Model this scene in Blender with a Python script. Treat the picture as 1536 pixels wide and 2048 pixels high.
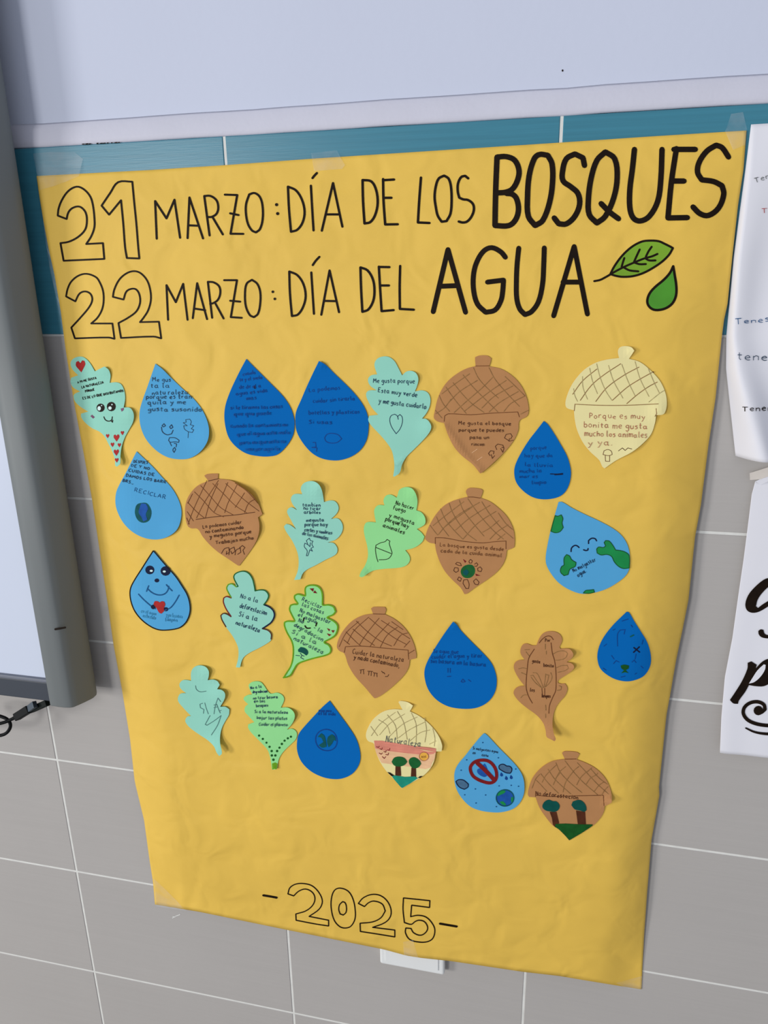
import bpy, bmesh, math, random
import numpy as np
from mathutils import Vector, Matrix
from mathutils.bvhtree import BVHTree
from mathutils.geometry import delaunay_2d_cdt

for o in list(bpy.data.objects):
    bpy.data.objects.remove(o, do_unlink=True)
scene = bpy.context.scene
COL = scene.collection
random.seed(7)

# ------------------------------------------------------------------ camera
# wall plane y = 0 (room at y < 0), x to the right, z up, floor at z = 0, metres.
# Solved from the 20 x 33.8 cm tile grid.
FPX = 1501.598
RM = np.array([[0.9748918, 0.0168044, 0.2220440],
               [0.0521713, 0.9521581, -0.3011198],
               [-0.2164811, 0.3051435, 0.9273744]])
CAM = Vector((0.374514, -0.793130, 1.464594))
def w3(v): return Vector((v[0], v[2], -v[1]))
_r, _u, _f = w3(RM[0]), -w3(RM[1]), w3(RM[2])
cd = bpy.data.cameras.new('camera')
cam = bpy.data.objects.new('camera', cd)
COL.objects.link(cam)
cd.sensor_fit = 'AUTO'; cd.sensor_width = 36.0; cd.lens = FPX / 2048 * 36
cd.clip_start = 0.01
cam.matrix_world = Matrix(((_r.x, _u.x, -_f.x, CAM.x), (_r.y, _u.y, -_f.y, CAM.y), (_r.z, _u.z, -_f.z, CAM.z), (0, 0, 0, 1)))
scene.camera = cam

# ------------------------------------------------------------------ world, lights, exposure
def srgb(r, g, b):
    f = lambda c: (c / 255 / 12.92) if c / 255 <= 0.04045 else ((c / 255 + 0.055) / 1.055) ** 2.4
    return (f(r), f(g), f(b), 1.0)
world = bpy.data.worlds.new('room_ambience'); scene.world = world
world.use_nodes = True
world.node_tree.nodes['Background'].inputs[0].default_value = (0.90, 0.95, 1.06, 1)
world.node_tree.nodes['Background'].inputs[1].default_value = 0.43
def area(name, loc, target, sx, sz, power, color):
    l = bpy.data.lights.new(name, 'AREA'); l.shape = 'RECTANGLE'; l.size = sx; l.size_y = sz
    l.energy = power; l.color = color
    o = bpy.data.objects.new(name, l); COL.objects.link(o)
    o.location = loc
    o.rotation_euler = (Vector(target) - Vector(loc)).to_track_quat('-Z', 'Y').to_euler()
    return o
area('window_left_offscreen', (-3.45, -6.70, 1.45), (0.15, 0.0, 1.1), 1.55, 2.2, 176, (1.0, 0.985, 0.955))
area('window_far_left_offscreen', (-6.55, -4.90, 1.40), (0.15, 0.0, 1.1), 1.50, 2.2, 250, (1.0, 0.985, 0.955))
vs = scene.view_settings
scene.display_settings.display_device = 'sRGB'
vs.view_transform = 'Standard'; vs.look = 'None'; vs.exposure = 0.06; vs.gamma = 1.0; vs.use_curve_mapping = False

# ------------------------------------------------------------------ helpers
def at(px, py, d=0.0):
    """point of the photograph (1536 x 2048 frame) on the plane d metres in front of the wall"""
    v = RM.T @ np.array([(px - 768) / FPX, (py - 1024) / FPX, 1.0])
    k = (-d - CAM.y) / v[2]
    return Vector((CAM.x + k * v[0], -d, CAM.z - k * v[1]))

def tag(o, label=None, cat=None, group=None, kind=None):
    if label: o['label'] = label
    if cat: o['category'] = cat
    if group: o['group'] = group
    if kind: o['kind'] = kind
    return o

def mesh_obj(name, verts, faces, mat, parent=None, origin=None, smooth=False):
    o0 = Vector(origin) if origin is not None else Vector((0, 0, 0))
    me = bpy.data.meshes.new(name)
    me.from_pydata([tuple(Vector(v) - o0) for v in verts], [], faces)
    if smooth:
        me.polygons.foreach_set('use_smooth', [True] * len(me.polygons))
    me.materials.append(mat); me.update()
    o = bpy.data.objects.new(name, me); COL.objects.link(o)
    if parent is not None:
        o.parent = parent
    else:
        o.location = o0
    return o

def empty(name, loc):
    o = bpy.data.objects.new(name, None); COL.objects.link(o); o.location = loc
    o.empty_display_size = 0.05
    return o

def bm_obj(name, bm, mat, parent=None, smooth=False):
    me = bpy.data.meshes.new(name)
    bmesh.ops.recalc_face_normals(bm, faces=bm.faces)
    bm.to_mesh(me); bm.free()
    if smooth:
        me.polygons.foreach_set('use_smooth', [True] * len(me.polygons))
    me.materials.append(mat)
    o = bpy.data.objects.new(name, me); COL.objects.link(o)
    if parent is not None: o.parent = parent
    return o

def add_box(bm, x0, x1, y0, y1, z0, z1, bevel=0.0, seg=2):
    r = bmesh.ops.create_cube(bm, size=1.0)
    for v in r['verts']:
        v.co = Vector((x0 + (v.co.x + .5) * (x1 - x0), y0 + (v.co.y + .5) * (y1 - y0), z0 + (v.co.z + .5) * (z1 - z0)))
    if bevel:
        es = list({e for v in r['verts'] for e in v.link_edges})
        bmesh.ops.bevel(bm, geom=es, offset=bevel, segments=seg, profile=.5, affect='EDGES')

# ---- materials
def material(name, col, rough=0.8, spec=0.3, vary=0.05, vscale=14.0, bump=0.0, bscale=300.0, stretch=(1, 1, 1), metallic=0.0, streak=0.0, streak_scale=(4, 4, 500), bump2=0.0, b2scale=20.0):
    m = bpy.data.materials.new(name); m.use_nodes = True
    nt = m.node_tree; N = nt.nodes; L = nt.links
    b = N['Principled BSDF']
    b.inputs['Roughness'].default_value = rough
    b.inputs['Specular IOR Level'].default_value = spec
    b.inputs['Metallic'].default_value = metallic
    tc = N.new('ShaderNodeTexCoord')
    no = N.new('ShaderNodeTexNoise'); no.inputs['Scale'].default_value = vscale; no.inputs['Detail'].default_value = 3
    L.new(tc.outputs['Object'], no.inputs['Vector'])
    mr = N.new('ShaderNodeMapRange'); mr.inputs[1].default_value = .3; mr.inputs[2].default_value = .7
    mr.inputs[3].default_value = 1 - vary; mr.inputs[4].default_value = 1 + vary
    L.new(no.outputs['Fac'], mr.inputs[0])
    fac = mr.outputs[0]
    if streak:
        mp = N.new('ShaderNodeMapping'); mp.inputs['Scale'].default_value = streak_scale
        L.new(tc.outputs['Object'], mp.inputs['Vector'])
        n2 = N.new('ShaderNodeTexNoise'); n2.inputs['Scale'].default_value = 1.0; n2.inputs['Detail'].default_value = 2
        L.new(mp.outputs[0], n2.inputs['Vector'])
        m2 = N.new('ShaderNodeMapRange'); m2.inputs[1].default_value = .3; m2.inputs[2].default_value = .7
        m2.inputs[3].default_value = 1 - streak; m2.inputs[4].default_value = 1 + streak
        L.new(n2.outputs['Fac'], m2.inputs[0])
        mu = N.new('ShaderNodeMath'); mu.operation = 'MULTIPLY'
        L.new(fac, mu.inputs[0]); L.new(m2.outputs[0], mu.inputs[1]); fac = mu.outputs[0]
    vm = N.new('ShaderNodeVectorMath'); vm.operation = 'SCALE'
    vm.inputs[0].default_value = col[:3]; L.new(fac, vm.inputs['Scale'])
    L.new(vm.outputs[0], b.inputs['Base Color'])
    if bump:
        mp = N.new('ShaderNodeMapping'); mp.inputs['Scale'].default_value = [bscale * s for s in stretch]
        L.new(tc.outputs['Object'], mp.inputs['Vector'])
        n3 = N.new('ShaderNodeTexNoise'); n3.inputs['Scale'].default_value = 1.0; n3.inputs['Detail'].default_value = 4
        L.new(mp.outputs[0], n3.inputs['Vector'])
        bu = N.new('ShaderNodeBump'); bu.inputs['Strength'].default_value = 1.0; bu.inputs['Distance'].default_value = bump
        L.new(n3.outputs['Fac'], bu.inputs['Height']); L.new(bu.outputs[0], b.inputs['Normal'])
        if bump2:       # shallow dents of handled paper
            n4 = N.new('ShaderNodeTexNoise'); n4.inputs['Scale'].default_value = b2scale; n4.inputs['Detail'].default_value = 1.6; n4.inputs['Distortion'].default_value = .6
            L.new(tc.outputs['Object'], n4.inputs['Vector'])
            b4 = N.new('ShaderNodeBump'); b4.inputs['Strength'].default_value = 1.0; b4.inputs['Distance'].default_value = bump2
            L.new(n4.outputs['Fac'], b4.inputs['Height']); L.new(b4.outputs[0], bu.inputs['Normal'])
    return m

M = {}
M['plaster'] = material('plaster_paint', srgb(207, 213, 232), .75, .2, .015, 3, .00015, 130)
M['fillet'] = material('plaster_fillet', srgb(210, 210, 224), .6, .25, .02, 20, .0002, 200)
M['grout'] = material('white_grout', srgb(226, 226, 222), .85, .2, .06, 60, .0002, 900)
M['tile'] = material('grey_beige_tile', srgb(182, 178, 175), .42, .35, .02, 6, .00006, 60, (1, 1, 14), streak=.018, streak_scale=(5, 5, 420))
M['blue_tile'] = material('teal_blue_tile', srgb(62, 130, 152), .30, .4, .03, 6, .00006, 40, (1, 1, 22), streak=.07, streak_scale=(6, 6, 330))
M['floor'] = material('grey_terrazzo', srgb(122, 118, 112), .5, .4, .10, 90)
M['kraft'] = material('yellow_kraft_paper', srgb(236, 195, 86), .6, .25, .03, 9, .00010, 260, (1, 1, 5), bump2=.0045, b2scale=20)
M['mint'] = material('mint_card', srgb(152, 216, 197), .85, .1, .015, 30)
M['green'] = material('green_card', srgb(152, 226, 150), .85, .1, .015, 30)
M['sky'] = material('light_blue_card', srgb(86, 168, 218), .85, .1, .015, 30)
M['blue'] = material('deep_blue_card', srgb(0, 104, 184), .8, .1, .015, 30)
M['brown'] = material('brown_card', srgb(186, 134, 88), .85, .1, .03, 60)
M['cream'] = material('cream_card', srgb(240, 228, 166), .85, .1, .015, 30)
M['paper'] = material('white_paper', srgb(232, 232, 240), .8, .25, .01, 20)
M['ink'] = material('black_marker', srgb(26, 15, 6), .6, .12, .25, 160)
M['pen'] = material('dark_blue_pen', srgb(34, 62, 88), .7, .2, .2, 300)
M['pencil'] = material('grey_pencil', srgb(88, 92, 92), .7, .2, .2, 300)
M['green_pencil'] = material('faint_green_pencil', srgb(84, 128, 122), .7, .2, .2, 300)
M['brown_pencil'] = material('brown_pencil', srgb(112, 66, 34), .75, .2, .25, 250)
M['umber_pencil'] = material('dark_umber_pencil', srgb(84, 46, 24), .75, .2, .25, 250)
M['cap_pencil'] = material('tan_pencil', srgb(146, 108, 64), .75, .2, .25, 250)
M['faint_pencil'] = material('pale_grey_pencil', srgb(178, 162, 112), .75, .2, .25, 250)
M['red_pencil'] = material('reddish_pencil', srgb(176, 112, 84), .75, .2, .2, 250)
M['navy'] = material('navy_pen_on_blue', srgb(0, 66, 140), .7, .2, .15, 300)
M['navy_dark'] = material('black_navy_marker', srgb(6, 20, 56), .7, .2, .15, 300)
M['blue_pen'] = material('blue_pen', srgb(18, 84, 134), .7, .2, .2, 300)
M['faint_blue'] = material('faint_blue_pencil', srgb(58, 138, 182), .7, .2, .2, 300)
M['red'] = material('red_marker', srgb(176, 40, 38), .7, .2, .12, 160)
M['dark_red'] = material('dark_red_marker', srgb(124, 22, 26), .7, .2, .15, 160)
M['pink'] = material('mauve_pencil', srgb(126, 84, 112), .7, .2, .15, 300)
M['white_gel'] = material('white_dot', srgb(214, 240, 236), .7, .2, .05, 100)
M['leaf_green'] = material('light_green_marker', srgb(124, 170, 44), .6, .25, .10, 40)
M['drop_green'] = material('green_marker', srgb(78, 152, 44), .6, .25, .10, 40)
M['olive'] = material('olive_green_marker', srgb(104, 160, 16), .7, .2, .12, 120)
M['forest'] = material('forest_green_marker', srgb(20, 96, 44), .7, .2, .15, 120)
M['grass'] = material('grass_green_marker', srgb(16, 84, 28), .7, .2, .2, 120)
M['teal'] = material('teal_green_marker', srgb(0, 80, 72), .7, .2, .12, 120)
M['land'] = material('land_green_marker', srgb(22, 140, 72), .7, .2, .10, 60)
M['sea'] = material('sea_blue_marker', srgb(24, 84, 168), .7, .2, .15, 120)
M['globe_dark'] = material('globe_dark_green', srgb(0, 84, 88), .7, .2, .2, 120)
M['cloud'] = material('slate_marker', srgb(74, 112, 144), .7, .2, .15, 120)
M['bark'] = material('dark_brown_marker', srgb(82, 40, 20), .7, .2, .2, 120)
M['salmon'] = material('salmon_pencil', srgb(222, 138, 118), .8, .2, .10, 60, streak=.10, streak_scale=(30, 30, 500))
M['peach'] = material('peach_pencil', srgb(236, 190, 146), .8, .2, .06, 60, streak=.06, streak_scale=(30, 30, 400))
M['sun'] = material('orange_pencil', srgb(236, 176, 72), .8, .2, .08, 60)
M['turf'] = material('teal_turf_marker', srgb(24, 146, 122), .7, .2, .12, 120)
M['frame'] = material('grey_aluminium_frame', srgb(118, 123, 124), .5, .3, .02, 10)
M['board'] = material('white_board_surface', srgb(214, 222, 240), .28, .4, .01, 3)
M['bar'] = material('charcoal_bar', srgb(62, 68, 78), .5, .35, .03, 20)
M['bar_lip'] = material('grey_bar_lip', srgb(120, 124, 136), .4, .4, .03, 20)
M['rubber'] = material('black_plastic', srgb(6, 9, 11), .6, .15, .05, 80)
M['plug'] = material('dark_green_plastic', srgb(4, 16, 13), .6, .15, .05, 80)
M['metal'] = material('plug_metal', srgb(84, 94, 104), .4, .4, .03, 80, metallic=.5)
M['socket'] = material('white_socket_plastic', srgb(236, 238, 238), .35, .45, .01, 20)
M['socket_dark'] = material('socket_contact', srgb(70, 62, 44), .5, .3, .05, 60)
M['masking'] = material('beige_masking_tape', srgb(220, 212, 204), .6, .3, .03, 120, .00005, 700)
def tape_material():
    m = bpy.data.materials.new('clear_adhesive_tape'); m.use_nodes = True
    nt = m.node_tree; N = nt.nodes; L = nt.links
    b = N['Principled BSDF']; b.inputs['Base Color'].default_value = srgb(226, 232, 236)
    b.inputs['Roughness'].default_value = .16; b.inputs['Specular IOR Level'].default_value = .5
    t = N.new('ShaderNodeBsdfTransparent'); mx = N.new('ShaderNodeMixShader')
    no = N.new('ShaderNodeTexNoise'); no.inputs['Scale'].default_value = 60
    tc = N.new('ShaderNodeTexCoord'); L.new(tc.outputs['Object'], no.inputs['Vector'])
    mr = N.new('ShaderNodeMapRange'); mr.inputs[1].default_value = .35; mr.inputs[2].default_value = .65
    mr.inputs[3].default_value = .07; mr.inputs[4].default_value = .17
    L.new(no.outputs['Fac'], mr.inputs[0]); L.new(mr.outputs[0], mx.inputs[0])
    L.new(t.outputs[0], mx.inputs[1]); L.new(b.outputs[0], mx.inputs[2])
    L.new(mx.outputs[0], N['Material Output'].inputs[0])
    return m
M['tape'] = tape_material()

# ------------------------------------------------------------------ the wall: plaster, fillet, tiles, floor
TOPZ, TH, TW, TX0, BX0 = 1.6, 0.2, 0.33785, -0.30244, 0.02771
GAP = 0.0028
bm = bmesh.new(); add_box(bm, -1.66, 1.40, 0.006, 0.12, 0.0, 2.75)
wall = tag(bm_obj('wall_back', bm, M['plaster']), 'bluish white plaster wall with grey and teal tiling below', kind='structure')
bm = bmesh.new(); add_box(bm, -1.66, 1.40, 0.0007, 0.0062, 0.0, TOPZ - .001)
bm_obj('grout_bed', bm, M['grout'], wall)
bm = bmesh.new(); add_box(bm, -1.66, 1.40, -3.2, 0.12, -0.06, 0.0)
tag(bm_obj('floor', bm, M['floor']), 'grey speckled floor', kind='structure')

def tile_mesh(name, w, h, mat):
    bm = bmesh.new()
    c = 0.0008; x, z = w / 2, h / 2
    ring = []
    for (dx, y) in ((0, 0.0062), (0, c), (c, 0.0)):
        ring.append([bm.verts.new((sx * (x - dx), y, sz * (z - dx))) for sx, sz in ((-1, -1), (1, -1), (1, 1), (-1, 1))])
    for a, b in ((0, 1), (1, 2)):
        for i in range(4):
            bm.faces.new((ring[a][i], ring[a][(i + 1) % 4], ring[b][(i + 1) % 4], ring[b][i]))
    bm.faces.new(ring[2]); bm.faces.new(ring[0][::-1])
    bmesh.ops.recalc_face_normals(bm, faces=bm.faces)
    me = bpy.data.meshes.new(name); bm.to_mesh(me); bm.free(); me.materials.append(mat)
    return me
tm_grey = tile_mesh('tile', TW - GAP, TH - GAP, M['tile'])
tm_blue = tile_mesh('blue_tile', TW - GAP, TH - GAP * .6, M['blue_tile'])
for row in range(8):
    for k in range(-4, 3):
        x = (BX0 if row == 0 else TX0 + TW) + (k + .5) * TW
        o = bpy.data.objects.new('blue_tile' if row == 0 else 'tile', tm_blue if row == 0 else tm_grey)
        COL.objects.link(o); o.parent = wall
        o.location = (x, random.uniform(-.00015, .00015), TOPZ - (row + .5) * TH)
        if row == 0: o['label'] = 'glossy teal blue wall tile with fine horizontal streaks'

# sloped plaster fillet over the top edge of the blue tiles
vv, ff = [], []
prof = [(0.0062, TOPZ + .024), (0.0045, TOPZ + .0215), (0.0016, TOPZ + .017), (0.0000, TOPZ + .006), (-0.0006, TOPZ + .0010), (0.001, TOPZ - .0006), (0.0062, TOPZ - .0006)]
for xx in np.linspace(-1.66, 1.40, 90):
    j = random.uniform(-.0005, .0005)
    vv += [(xx, y, z + j) for y, z in prof]
for i in range(89):
    for j in range(len(prof)):
        a = i * len(prof) + j; b = i * len(prof) + (j + 1) % len(prof)
        ff.append((a, b, b + len(prof), a + len(prof)))
trim = tag(mesh_obj('trim_1', vv, ff, M['fillet'], smooth=True), 'rounded white plaster strip above the teal tiles', kind='structure')

# ------------------------------------------------------------------ poster surface as a depth field
def polyline(pts):
    P = np.array(pts, float); s = np.r_[0, np.cumsum(np.hypot(*np.diff(P, axis=0).T))]
    s /= s[-1]
    return lambda t: np.stack([np.interp(t, s, P[:, 0]), np.interp(t, s, P[:, 1])], -1)
LEFT = polyline([(73, 352), (79, 395), (87, 443), (97, 497), (109, 550), (121, 620), (131, 698), (147, 800), (166, 900), (184, 999), (202, 1120), (218, 1226), (227, 1290), (244, 1380), (260, 1478), (269, 1560), (272, 1574), (288, 1640), (299, 1720), (306, 1764), (310, 1809)])
RIGHT = polyline([(1493, 261), (1487, 339), (1476, 411), (1465, 510), (1455, 608), (1448, 640), (1443, 679), (1431, 797), (1417, 890), (1402, 1009), (1390, 1075), (1377, 1200), (1366, 1255), (1352, 1322), (1340, 1392), (1333, 1430), (1318, 1575), (1319, 1590), (1303, 1680), (1294, 1790), (1288, 1875), (1285, 1930), (1283, 1979)])
TOP = polyline([(73, 352), (300, 340), (454, 330), (630, 317), (768, 308), (1000, 293), (1123, 285), (1300, 273), (1493, 261)])
BOTTOM = polyline([(310, 1809), (400, 1824), (575, 1860), (768, 1899), (812, 1911), (843, 1916), (900, 1922), (1048, 1944), (1118, 1952), (1190, 1964), (1283, 1979)])
def coons(u, v):
    u = np.asarray(u, float); v = np.asarray(v, float)
    U = u[..., None]; V = v[..., None]
    c00, c10, c01, c11 = TOP(0.0), TOP(1.0), BOTTOM(0.0), BOTTOM(1.0)
    return (1 - V) * TOP(u) + V * BOTTOM(u) + (1 - U) * LEFT(v) + U * RIGHT(v) - ((1 - U) * (1 - V) * c00 + U * (1 - V) * c10 + (1 - U) * V * c01 + U * V * c11)
rng = np.random.RandomState(3)
WAVES = [(rng.uniform(5, 12) * np.cos(a), rng.uniform(4, 12) * np.sin(a), rng.uniform(0, 6.28), rng.uniform(.4, 1)) for a in rng.uniform(0, 3.14, 16)]
FINE = [(rng.uniform(14, 30) * np.cos(a), rng.uniform(14, 40) * np.sin(a), rng.uniform(0, 6.28), rng.uniform(.4, 1)) for a in rng.uniform(0, 3.14, 14)]
def surf(u, v):
    """distance of the paper from the wall"""
    hv = np.interp(v, [0, .06, .15, .3, .5, .7, .88, .96, 1], [.0030, .0050, .0100, .0180, .0250, .0280, .0265, .0215, .0180])
    el = np.interp(v, [0, .1, .5, .8, .95, 1], [.0015, .003, .006, .005, .0025, .0012])
    er = np.interp(v, [0, .1, .3, .6, .9, .97, 1], [.0015, .003, .006, .008, .006, .003, .0012])
    tl = np.clip(u / .070, 0, 1); tr = np.clip((1 - u) / .088, 0, 1)
    sl = 1 - (1 - tl) ** 1.7; sr = 1 - (1 - tr) ** 2.1
    d = hv * np.minimum(1, 1) - (hv - el) * (1 - sl) - (hv - er) * (1 - sr)
    d = d + .0085 * 4 * u * (1 - u) * np.interp(v, [0, .12, .4, .85, 1], [0, .25, 1, .9, .2])
    # corners taped down at the bottom
    for (cu, cv) in ((0, 1), (1, 1)):
        r2 = ((u - cu) / .07) ** 2 + ((v - cv) / .05) ** 2
        d = d - (d - .0012) * np.exp(-r2) * .9
    w = sum(A * np.sin(a * u + b * v * 1.4 + c) for a, b, c, A in WAVES) * .00042
    w = w + sum(A * np.sin(a * u + b * v * 1.4 + c) for a, b, c, A in FINE) * .00019
    amp = np.clip(v / .05, .25, 1) * np.clip(tl + .2, 0, 1) * np.clip(tr + .2, 0, 1)
    # soft folds: the crease over the socket, two small folds in the lower left corner
    w = w + .0016 * np.exp(-((u - .535 - (1 - v) * .25) / .012) ** 2) * np.clip((v - .93) / .07, 0, 1)
    w = w + .0012 * np.exp(-((u - .055 - (1 - v) * .1) / .008) ** 2) * np.clip((v - .93) / .05, 0, 1)
    w = w - .0010 * np.exp(-((u - .07 - (1 - v) * .5) / .008) ** 2) * np.clip((v - .90) / .05, 0, 1)
    return np.maximum(d + w * amp, .0008)
# depth of the finished sheet under any point (ray cast on the poster mesh built below)
SHEET = {}
def depth(px, py):
    k = (round(px * 4), round(py * 4))
    if k not in SHEET['memo']:
        d = at(px, py, .0) - CAM
        hit = SHEET['bvh'].ray_cast(CAM, d.normalized())[0]
        if hit is None: hit = SHEET['bvh'].find_nearest(at(px, py, .008))[0]
        SHEET['memo'][k] = -hit.y
    return SHEET['memo'][k]

# ------------------------------------------------------------------ 2-D outlines, fills and pen strokes
def corners(P, closed, lim=52):
    n = len(P); c = [False] * n
    for i in range(n):
        if not closed and i in (0, n - 1): c[i] = True; continue
        a = P[i] - P[i - 1]; b = P[(i + 1) % n] - P[i]
        if np.hypot(*a) < 1e-6 or np.hypot(*b) < 1e-6: continue
        ang = abs(math.degrees(math.atan2(a[0] * b[1] - a[1] * b[0], a @ b)))
        c[i] = ang > lim
    return c
def smooth(pts, closed=False, sub=4, lim=52):
    P = [np.array(p, float) for p in pts]
    if closed and np.hypot(*(P[0] - P[-1])) < 1e-6: P = P[:-1]
    n = len(P)
    if n < 3: return P
    c = corners(P, closed, lim)
    out = []
    m = n if closed else n - 1
    for i in range(m):
        p1, p2 = P[i], P[(i + 1) % n]
        p0 = p1 if c[i] else P[i - 1]
        p3 = p2 if c[(i + 1) % n] else P[(i + 2) % n]
        k = np.hypot(*(p2 - p1))
        t1 = (p2 - p0) / max(np.hypot(*(p2 - p0)), 1e-6) * k; t2 = (p3 - p1) / max(np.hypot(*(p3 - p1)), 1e-6) * k
        for s in range(sub):
            t = s / sub
            out.append((2*t**3 - 3*t*t + 1) * p1 + (t**3 - 2*t*t + t) * t1 + (-2*t**3 + 3*t*t) * p2 + (t**3 - t*t) * t2)
    if not closed: out.append(P[-1])
    return out
def inside(x, y, poly):
    r = False; j = len(poly) - 1
    for i in range(len(poly)):
        xi, yi = poly[i]; xj, yj = poly[j]
        if (yi > y) != (yj > y) and x < (xj - xi) * (y - yi) / (yj - yi) + xi: r = not r
        j = i
    return r
def triangulate(poly, step):
    P = [Vector((float(a), float(b))) for a, b in poly]
    n = len(P); arr = np.array(poly, float)
    x0, y0 = arr.min(0); x1, y1 = arr.max(0)
    pts = list(P)
    for yy in np.arange(y0 + step / 2, y1, step):
        for xx in np.arange(x0 + step / 2, x1, step):
            if inside(xx, yy, poly) and np.min(np.hypot(arr[:, 0] - xx, arr[:, 1] - yy)) > step * .45:
                pts.append(Vector((xx, yy)))
    vs_, es, fs, *_ = delaunay_2d_cdt(pts, [(i, (i + 1) % n) for i in range(n)], [list(range(n))], 1, 1e-4)
    return [(v.x, v.y) for v in vs_], [list(f) for f in fs]

class Trace:
    """tracing frame: offset and enlargement of one detail of the photograph"""
    def __init__(s, x, y, k): s.x, s.y, s.k = x, y, k
    def __call__(s, flat):
        return [(s.x + flat[i] / s.k, s.y + flat[i + 1] / s.k) for i in range(0, len(flat) - 1, 2)]

def disc_pts(cx, cy, r, n=8): return [(cx + r * math.cos(6.2832 * i / n), cy + r * math.sin(6.2832 * i / n)) for i in range(n)]

class Ink:
    """collects flat pen strokes and coloured areas lying on a surface"""
    def __init__(s, dfun): s.d = dfun; s.V = []; s.F = []; s.k = 0
    def pt(s, x, y): s.V.append(at(x, y, s.d(x, y) + s.k * 3e-6)); return len(s.V) - 1
    def poly(s, pts):
        s.k += 1
        s.F.append([s.pt(*p) for p in pts])
    def stroke(s, pts, w, closed=False, sub=4, caps=True, w2=None):
        P = smooth(pts, closed, sub)
        if closed: P = P + [P[0]]
        if len(P) < 2: return
        # split at sharp corners
        cuts = [0] + [i for i, c in enumerate(corners(P, False, 38)) if c and 0 < i < len(P) - 1] + [len(P) - 1]
        for a, b in zip(cuts[:-1], cuts[1:]):
            Q = P[a:b + 1]; s.k += 1; row = []
            for i, q in enumerate(Q):
                t = Q[min(i + 1, len(Q) - 1)] - Q[max(i - 1, 0)]
                l = np.hypot(*t)
                if l < 1e-6: continue
                n = np.array((-t[1], t[0])) / l
                ww = w if w2 is None else w + (w2 - w) * (a + i) / (len(P) - 1)
                row.append((s.pt(*(q + n * ww / 2)), s.pt(*(q - n * ww / 2))))
            for (p, q), (r, t) in zip(row[:-1], row[1:]): s.F.append([p, r, t, q])
        if caps and w > 1.0:
            for i in cuts:
                s.poly(disc_pts(P[i][0], P[i][1], w * .49 if w2 is None or i == 0 else w2 * .49))
    def dot(s, x, y, r, ry=None, n=12):
        s.poly([(x + r * math.cos(6.2832 * i / n), y + (ry or r) * math.sin(6.2832 * i / n)) for i in range(n)])
    def fill(s, pts, closed_smooth=True, step=7, sub=3):
        P = smooth(pts, True, sub) if closed_smooth else [np.array(p, float) for p in pts]
        vs_, fs = triangulate([tuple(p) for p in P], step)
        s.k += 1; base = len(s.V)
        for v in vs_: s.pt(*v)
        s.F += [[base + i for i in f] for f in fs]
    def build(s, name, mat, parent, origin, label=None):
        o = mesh_obj(name, s.V, s.F, mat, parent, origin)
        if label: o['label'] = label
        return o

# ---- single-stroke handwriting (units: tenths of the x-height)
GL = {}
for ln in '''a 7 8 4 10 1 7 1 3 4 0 7 3;7 10 7 2 9 0
b 1 17 1 0;1 7 4 10 7 7 7 3 4 0 1 2
c 7 9 4 10 1 7 1 3 4 0 7 1
d 7 17 7 0;7 8 4 10 1 7 1 3 4 0 7 3
e 1 5 7 6 6 9 4 10 1 7 1 3 4 0 7 1
f 7 16 5 17 3 14 3 0;1 9 6 10
g 7 8 4 10 1 7 1 4 4 2 7 4;7 10 7 -4 4 -7 1 -5
h 1 17 1 0;1 6 4 10 7 8 7 0
i 2 10 2 0;2 14 3 15
j 3 10 3 -5 1 -7;3 14 4 15
k 1 17 1 0;6 10 1 4 7 0
l 2 17 2 2 4 0
m 1 10 1 0;1 7 3 10 5 8 5 0;5 7 8 10 10 8 10 0
n 1 10 1 0;1 6 4 10 7 8 7 0
o 4 10 1 7 1 3 4 0 7 3 7 7 4 10
p 1 10 1 -7;1 7 4 10 7 7 7 3 4 0 1 2
q 7 8 4 10 1 7 1 3 4 0 7 3;7 10 7 -7 9 -5
r 1 10 1 0;1 6 4 10 6 9
s 6 9 3 10 1 7 5 5 6 2 3 0 1 1
t 3 15 3 2 5 0;1 10 6 10
u 1 10 1 3 4 0 7 3;7 10 7 0
v 1 10 4 0 7 10
x 1 10 7 0;7 10 1 0
y 1 10 4 3;8 10 3 -6 1 -7
z 1 10 7 10 1 0 7 0
A 0 0 4 16 8 0;2 5 6 5
B 1 16 1 0;1 16 6 14 5 9 1 8 6 7 7 3 5 0 1 0
C 8 14 5 16 1 11 1 4 4 0 8 2
D 1 16 1 0 6 2 8 8 6 14 1 16
E 8 16 1 16 1 0 8 0;1 8 6 8
F 8 16 1 16 1 0;1 8 6 8
G 8 14 5 16 1 11 1 4 4 0 8 2 8 7 5 7
I 2 16 2 0
L 1 16 1 0 7 0
M 0 0 1 16 5 6 9 16 10 0
N 1 0 1 16 8 0 8 16
O 4 16 1 11 1 4 4 0 8 4 8 11 4 16
P 1 0 1 16 6 15 7 11 5 8 1 7
Q 4 16 1 11 1 4 4 0 8 4 8 11 4 16;5 4 9 -1
R 1 0 1 16 6 15 7 11 5 8 1 7;4 7 8 0
S 7 14 4 16 1 12 6 7 7 3 4 0 1 2
T 0 16 9 16;4 16 4 0
U 1 16 1 4 4 0 8 4 8 16
V 0 16 4 0 8 16
Y 0 16 4 8 8 16;4 8 4 0
Z 0 16 8 16 0 0 8 0
. 1 0 2 1
, 2 1 1 -3
- 1 5 6 5'''.split('\n'):
    g, rest = ln[0], ln[2:]
    GL[g] = [[tuple(float(x) / 10 for x in q) for q in zip(st.split()[0::2], st.split()[1::2])] for st in rest.split(';')]
def glyph_w(c): return .55 if c == ' ' else max(p[0] for s in GL[c] for p in s) + .32
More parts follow.
